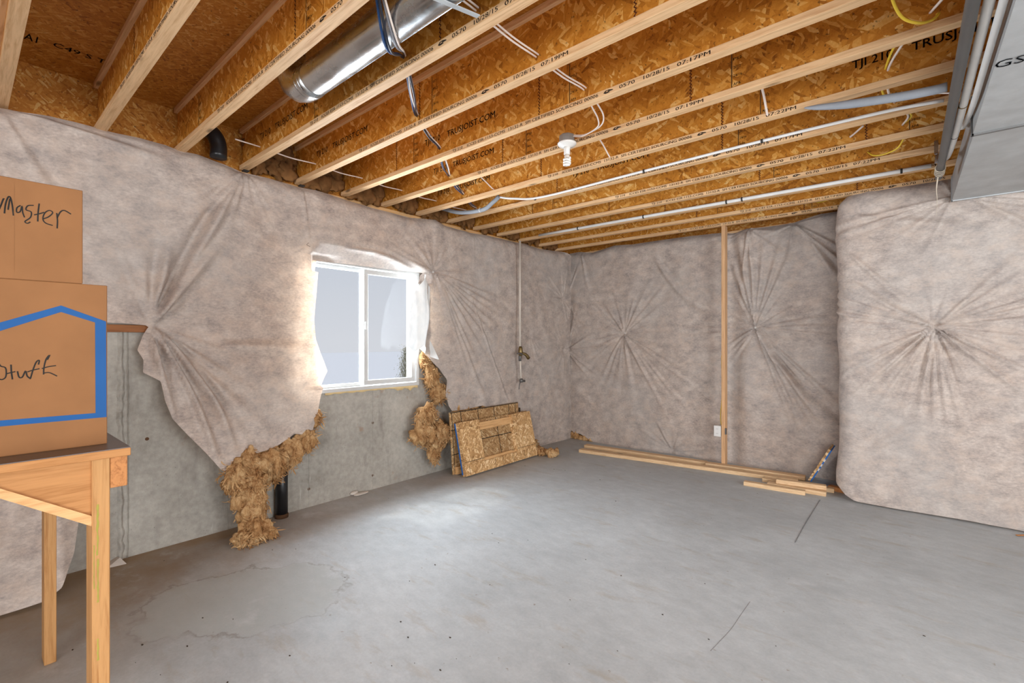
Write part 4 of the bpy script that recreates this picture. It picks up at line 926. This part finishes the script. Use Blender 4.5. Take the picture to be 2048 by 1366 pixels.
g0 = on_z(1987, 138, 2.4515); V, F = text_fit('GS', .088, .03); lt = mesh('lettering', np.column_stack([g0[0]+V[:, 0]*.95, g0[1]-V[:, 1]*2.2+V[:, 0]*.08, np.full(len(V), 2.4512)]), F, 'duct_ink', s2); lt['kind'] = 'stuff'

solo('gas_pipe', tube([(.172, .7, 2.52), (.172, 2.6, 2.522), (.174, 4.42, 2.525)], .0205, 14, 4), 'steel', 'dark grey steel pipe hung beside the trunk duct', 'pipe', smooth=True)
wp1 = thing('supply_pipe', 'thick white plastic pipe running between the steel pipe and the trunk duct', 'pipe', (.217, 2.4, 2.52))
mesh('pipe', *tube([(.219, .7, 2.535), (.216, 2.4, 2.535), (.212, 3.3, 2.53), (.205, 3.9, 2.545), (.20, 4.25, 2.60), (.20, 4.34, 2.68)], .0165, 12, 6), 'white_pl', wp1, True)
mesh('pipe_band', *lathe([(.0165, -.006), (.019, -.004), (.019, .004), (.0165, .006)], (.212, 3.16, 2.531), 14, 'y'), 'brass', wp1, True); mesh('pipe_band', *lathe([(.0165, -.005), (.0185, -.003), (.0185, .003), (.0165, .005)], (.2085, 3.62, 2.535), 14, 'y'), 'clip', wp1, True)
solo('supply_pipe', tube([(.247, .7, 2.50), (.246, 2.6, 2.505), (.246, 3.2, 2.52), (.245, 3.7, 2.60), (.245, 3.85, 2.70)], .0125, 10, 6), 'white_pl', 'thinner white plastic pipe tight against the side of the trunk duct', 'pipe', smooth=True)
def clipped(name, label, P, r, clips, mat='white_pl'):
    t = thing(name, label, 'pipe', P[0]); mesh('pipe', *tube(P, r, 12, 5), mat, t, True)
    for c, a in clips: mesh('pipe_clip', *lathe([(r, -.007), (r+.004, -.005), (r+.004, .005), (r, .007)], c, 14, 'x'), 'clip', t, True)
    return t
zA = lambda x: 2.672-.004*(x+3.4)
clipped('water_line', 'thick white water line strapped along the joist third from the back wall', [(-3.42, 4.57, zA(-3.42)), (-1.6, 4.57, zA(-1.6)), (.14, 4.57, zA(.14))], .0155,
        [((on_y(p, q, 4.57)[0], 4.57, zA(on_y(p, q, 4.57)[0])), 0) for p, q in ((1156, 452), (1287, 428), (1453, 397), (1484, 391), (1803, 332))])
zB = lambda x: 2.655+.006*(x+2.455)
clipped('water_line', 'thin white water line strapped along the joist past the bulb', [(-2.87, 3.21, 2.71), (-2.72, 3.24, 2.672), (-2.455, 3.33, zB(-2.455)), (-1.6, 3.33, zB(-1.6)), (-.7, 3.33, zB(-.7)), (-.1, 3.32, 2.655), (.15, 3.30, 2.63)], .0095,
        [((on_y(p, q, 3.33)[0], 3.33, zB(on_y(p, q, 3.33)[0])), 0) for p, q in ((1070, 392), (1288, 341), (1524, 281))])
hs = thing('foam_sleeve', 'short grey foam sleeve drooping from the rim onto the thin white water line', 'pipe insulation', (-3.2, 3.2, 2.6))
mesh('sleeve', *tube([(-3.62, 3.2, 2.735), (-3.37, 3.2, 2.652), (-3.063, 3.2, 2.623), (-2.935, 3.205, 2.67), (-2.86, 3.21, 2.712)], .0195, 12, 6), 'sleeve', hs, True)
mesh('zip_tie', *lathe([(.0195, -.003), (.022, -.002), (.022, .002), (.0195, .003)], (-3.09, 3.2, 2.6245), 14, 'x'), 'white_pl', hs, True)
solo('foam_sleeve', tube([(-.42, 2.95, 2.640), (-.36, 2.95, 2.624), (-.22, 2.95, 2.595), (-.02, 2.95, 2.566), (.10, 2.95, 2.556), (.145, 2.95, 2.556)], [.004, .014, .021, .021, .021, .021], 12, 6), 'sleeve', 'grey foam sleeve dipping under the joist towards the steel pipe', 'pipe insulation', smooth=True)
# twine and strap end at the end of the steel pipe
tw = thing('twine', 'pale twine knotted round the end of the steel pipe and dangling down', 'twine', (.17, 4.3, 2.2))
coil = [(.173+.025*math.cos(a), 4.16+a*.006, 2.523+.025*math.sin(a)) for a in np.linspace(0, 26, 90)]
mesh('coil', *tube(coil, .0035, 5, 1), 'twine', tw, True); mesh('dangling_end', *tube([(.165, 4.3, 2.50), (.158, 4.31, 2.42), (.162, 4.32, 2.34), (.158, 4.31, 2.24)], [.005, .003, .0015, .001], 5, 4), 'twine', tw, True)
solo('pipe_strap', join(beam((.145, 3.98, 2.56), (.145, 3.98, 2.648), .02, .004, .001, (0, 1, 0)), beam((.145, 3.98, 2.502), (.15, 3.98, 2.56), .018, .004, .001, (0, 1, 0))), 'galv', 'small bright metal strap holding the steel pipe to a joist', 'strap')

# ================================================================== lamp and wiring
lp = thing('ceiling_lamp', 'white porcelain lampholder with a bare spiral bulb under the joists', 'lamp', (-1.65, 2.505, 2.635))
LX, LY = -1.65, 2.50
mesh('junction_box', *lathe([(.048, 2.642), (.05, 2.645), (.05, 2.69), (.046, 2.695)], (LX-.008, LY+.012, 0), 8), 'boxgrey', lp)
mesh('canopy', *lathe([(.018, 2.602), (.022, 2.612), (.05, 2.622), (.060, 2.632), (.060, 2.638), (.05, 2.642)], (LX, LY, 0), 32), 'ceramic', lp, True)
mesh('socket', *lathe([(.017, 2.565), (.0195, 2.568), (.0195, 2.600), (.024, 2.612)], (LX, LY, 0), 20), 'ceramic', lp, True)
bu = mesh('bulb_base', *lathe([(.0135, 2.545), (.0165, 2.550), (.0165, 2.566)], (LX, LY, 0), 20), 'cream', lp, True)
mesh('bulb', *tube([(LX+.019*math.cos(a), LY+.019*math.sin(a), 2.545-a*.0026) for a in np.linspace(0, 18.8, 70)], .0072, 8, 1), 'bulb', lp, True)

def cable(name, label, P, r, mat, group=None, n=7): return solo(name, tube(P, r, 7, n), mat, label, 'cable', group=group, smooth=True)
bx = {2: -1.47, 3: -1.833, 4: -2.247, 5: -2.507, 6: -2.858, 7: -3.117, 8: -3.35}
def bundle(dx, dz, phase):
    P = [(-1.30+dx, .80, 2.70+dz)]
    for k in range(2, 9):
        P.append((bx[k]+dx, YK[k], 2.733+dz))
        if k < 8: P.append(((bx[k]+bx[k+1])/2+dx*(1.6 if k == 2 else 1)+.02*math.sin(phase+k*2), (YK[k]+YK[k+1])/2, (2.618 if k == 2 else 2.715)+dz*1.3+.008*math.sin(phase*2+k*3)))
    return P
cable('data_cable', 'blue cable in the bundle slung under the round duct and through the joists', bundle(-.010, .004, .4), .0055, 'wire_blue')
cable('data_cable', 'dark cable in the bundle slung under the round duct and through the joists', bundle(.003, -.006, 1.7), .0055, 'wire_dark')
cable('data_cable', 'grey cable in the bundle slung under the round duct and through the joists', bundle(.010, .008, 2.9), .0055, 'wire_grey')
cable('data_cable', 'white cable in the bundle slung under the round duct and through the joists', bundle(.016, -.002, 4.1), .0045, 'wire_white')
cable('electrical_cable', 'white cable threaded through the joists close to the window wall', [(-3.44, 1.2, 2.735)]+sum([[(-3.44-.006*k, YK[k], 2.74), (-3.44-.006*k, (YK[k]+YK[k+1])/2, 2.728)] for k in range(3, 9)], []), .0045, 'wire_white')
W1 = [(-1.347, 1.262, 2.735), (-1.346, 1.30, 2.732), (-1.345, 1.371, 2.73), (-1.345, 1.58, 2.72), (-1.345, 1.777, 2.73), (-1.335, 1.98, 2.722), (-1.33, 2.184, 2.735), tuple(on_y(1183, 212, 2.27)), tuple(on_y(1196, 238, 2.40)), tuple(on_y(1194, 255, 2.46)), tuple(on_y(1165, 272, 2.49)), (LX+.03, LY+.015, 2.68)]
W2 = [(p+.014, q, r+.006) for p, q, r in W1[:7]]+[tuple(on_y(1195, 208, 2.28)), tuple(on_y(1207, 232, 2.40)), tuple(on_y(1201, 252, 2.46)), tuple(on_y(1170, 269, 2.50)), (LX+.025, LY+.02, 2.69)]
cable('lamp_cable', 'white cable feeding the bare bulb, on the window side of its pair', W1, .0042, 'wire_white'); cable('lamp_cable', 'white cable feeding the bare bulb, on the duct side of its pair', W2, .0042, 'wire_white')
for (p, q), lab in (((1222, 317), 'short white cable through the joists just past the bulb'), ((988, 379), 'short white cable through the joists above the grey foam sleeve'), ((1536, 234), 'short white cable through the joists near the foam sleeve by the steel pipe')):
    hx, hy, hz = on_y(p, q, 2.99)
    cable('electrical_cable', lab, [(hx+.01, 2.60, 2.82), (hx+.008, 2.72, 2.79), (hx+.004, 2.86, 2.74), (hx, 2.985, hz), (hx, 3.05, hz+.005)], .0062 if p > 1500 else .0048, 'wire_white')
Yp = lambda *t: tuple(on_y(*t))
cable('electrical_cable', 'yellow cable looping down between joists beside the steel pipe', [Yp(1778, -40, 2.22), Yp(1787, 5, 2.34), Yp(1806, 36, 2.42), Yp(1838, 46, 2.47), Yp(1864, 40, 2.52), Yp(1877, 27, 2.57), Yp(1850, 45, 2.66), Yp(1795, 85, 2.80), Yp(1771, 137, 2.99), Yp(1764, 178, 3.16), Yp(1779, 203, 3.38), Yp(1822, 228, 3.6), Yp(1808, 248, 3.80)], .0055, 'wire_yellow')
cable('electrical_cable', 'white cable running beside the yellow loop near the steel pipe', [Yp(1892, -10, 2.45), Yp(1862, 24, 2.58), Yp(1830, 60, 2.7), Yp(1804, 90, 2.82), Yp(1776, 140, 2.99), Yp(1776, 180, 3.16), Yp(1787, 203, 3.38), Yp(1816, 230, 3.6), Yp(1805, 250, 3.80)], .0055, 'wire_white')
cable('electrical_cable', 'yellow cable sagging between joists over the two white water lines', [Yp(1808, 276, 4.0), Yp(1795, 296, 4.05), Yp(1770, 308, 4.10), Yp(1748, 311, 4.14), Yp(1735, 304, 4.2)], .005, 'wire_yellow')
cable('electrical_cable', 'thin white cable fanning out over the grey foam sleeve', [Yp(1790, 203, 3.38), Yp(1815, 193, 3.25), Yp(1850, 187, 3.15), Yp(1905, 186, 3.1)], .0045, 'wire_white')
cable('electrical_cable', 'short white cable stub in the bay beyond the thin water line', [Yp(1726, 252, 3.66), Yp(1708, 268, 3.78), Yp(1700, 274, 3.80)], .006, 'wire_white')
cable('electrical_cable', 'short yellow cable end in the bay nearest the back wall', [Yp(1664, 396, 5.3), Yp(1648, 403, 5.36), Yp(1634, 405, 5.42)], .005, 'wire_yellow')

# ================================================================== floor scraps
sc = on_z(218, 1113, .003); q = [on_z(216, 1108, .003), on_z(240, 1115, .03), on_z(253, 1127, .002), on_z(228, 1133, .002), on_z(214, 1136, .002)]
solo('fabric_scrap', (np.array(q+[p+np.array([.0, .0, -.0015]) for p in q]), [(0, 1, 2, 3, 4), (9, 8, 7, 6, 5)]+[(i, 5+i, 5+(i+1) % 5, (i+1) % 5) for i in range(5)]), 'paper', 'pale scrap of facing fabric on the floor beside the table leg', 'scrap')
solo('foam_scrap', join(lump(on_z(708, 986, .02), (.02, .04, .018), 4, 3), lump(on_z(722, 987, .01), (.03, .07, .01), 5, 3)), 'paper', 'small pale lump of debris at the foot of the concrete under the window', 'scrap', smooth=True)
g = np.random.default_rng(5); V = []; F = []; n = 0
spots = [(205, 1095), (145, 1300), (690, 1155), (1140, 1200), (913, 1318), (1100, 1280), (1848, 1272), (1792, 930), (1050, 932), (1108, 939), (1130, 941), (1157, 945), (1200, 960), (1221, 923), (1190, 921), (664, 1007), (770, 981), (777, 997), (597, 1023), (1300, 945), (1310, 955), (1275, 958), (1340, 965), (870, 1130), (980, 1170), (285, 1290), (455, 1365)]
spots += [(g.uniform(250, 1700), g.uniform(980, 1350)) for _ in range(40)]
for p, q in spots:
    c = on_z(p, q, 0)
    if c[0] < -3.75 or c[1] > 4.7: continue
    r = g.uniform(.0012, .0045); v, f = lump(c+np.array([0, 0, r*.4]), (r*g.uniform(1, 2), r, r*.5), p, 1, .5, 200); V.append(v); F += [tuple(i+n for i in ff) for ff in f]; n += len(v)
solo('floor_debris', (np.concatenate(V), F), 'speck', 'dark crumbs and wood chips scattered over the concrete floor', 'debris', kind='stuff')
solo('wood_splinter', beam(on_z(2033, 1070.5, .006), on_z(2062, 1070, .006), .012, .006, .001), 'fir_x', 'thin wood splinter on the floor by the wall step', 'scrap')

# ================================================================== outside: thin tree on the slope
tr = thing('thin_tree', 'thin bare tree outside beyond the right window pane', 'tree', (-15, 11.3, -2.45))
g = np.random.default_rng(9); tw_ = []; VL = []; FL = []; n = 0
trunk = [(-15, 11.3, -2.5), (-15, 11.31, -1.4), (-15.02, 11.33, -.3), (-15, 11.35, .6), (-15, 11.35, 1.15)]
mesh('trunk', *tube(trunk, [.05, .045, .03, .018, .006], 6, 3), 'bark', tr, True)
for i in range(150):
    t = g.uniform(.25, .97); z = -2.5+t*3.6; a = g.uniform(0, 2*PI); L = (1.05-t)*1.25+.12; p0 = np.array([-15, 11.32, z]); dv = np.array([math.cos(a)*.5, math.sin(a)*.5, .85]); p1 = p0+dv*L*.5; p2 = p1+np.array([math.cos(a)*.3, math.sin(a)*.3, .9])*L*.4
    tw_.append(tube([p0, p1, p2], [.012, .007, .003], 4, 2))
    for j in range(16):
        c = p0+(p2-p0)*g.uniform(.2, 1.1)+g.normal(0, .09, 3); s = .02; d1 = g.normal(0, 1, 3); d1 /= np.linalg.norm(d1); d2 = np.cross(d1, g.normal(0, 1, 3)); d2 /= np.linalg.norm(d2)
        VL += [c, c+d1*s*2+d2*s*.5, c+d1*s*3.4, c+d1*s*2-d2*s*.5]; FL.append((n, n+1, n+2, n+3)); n += 4
mesh('branches', *join(*tw_), 'bark', tr)['kind'] = 'stuff'
mesh('foliage', VL, FL, 'shade_leaf', tr)['kind'] = 'stuff'
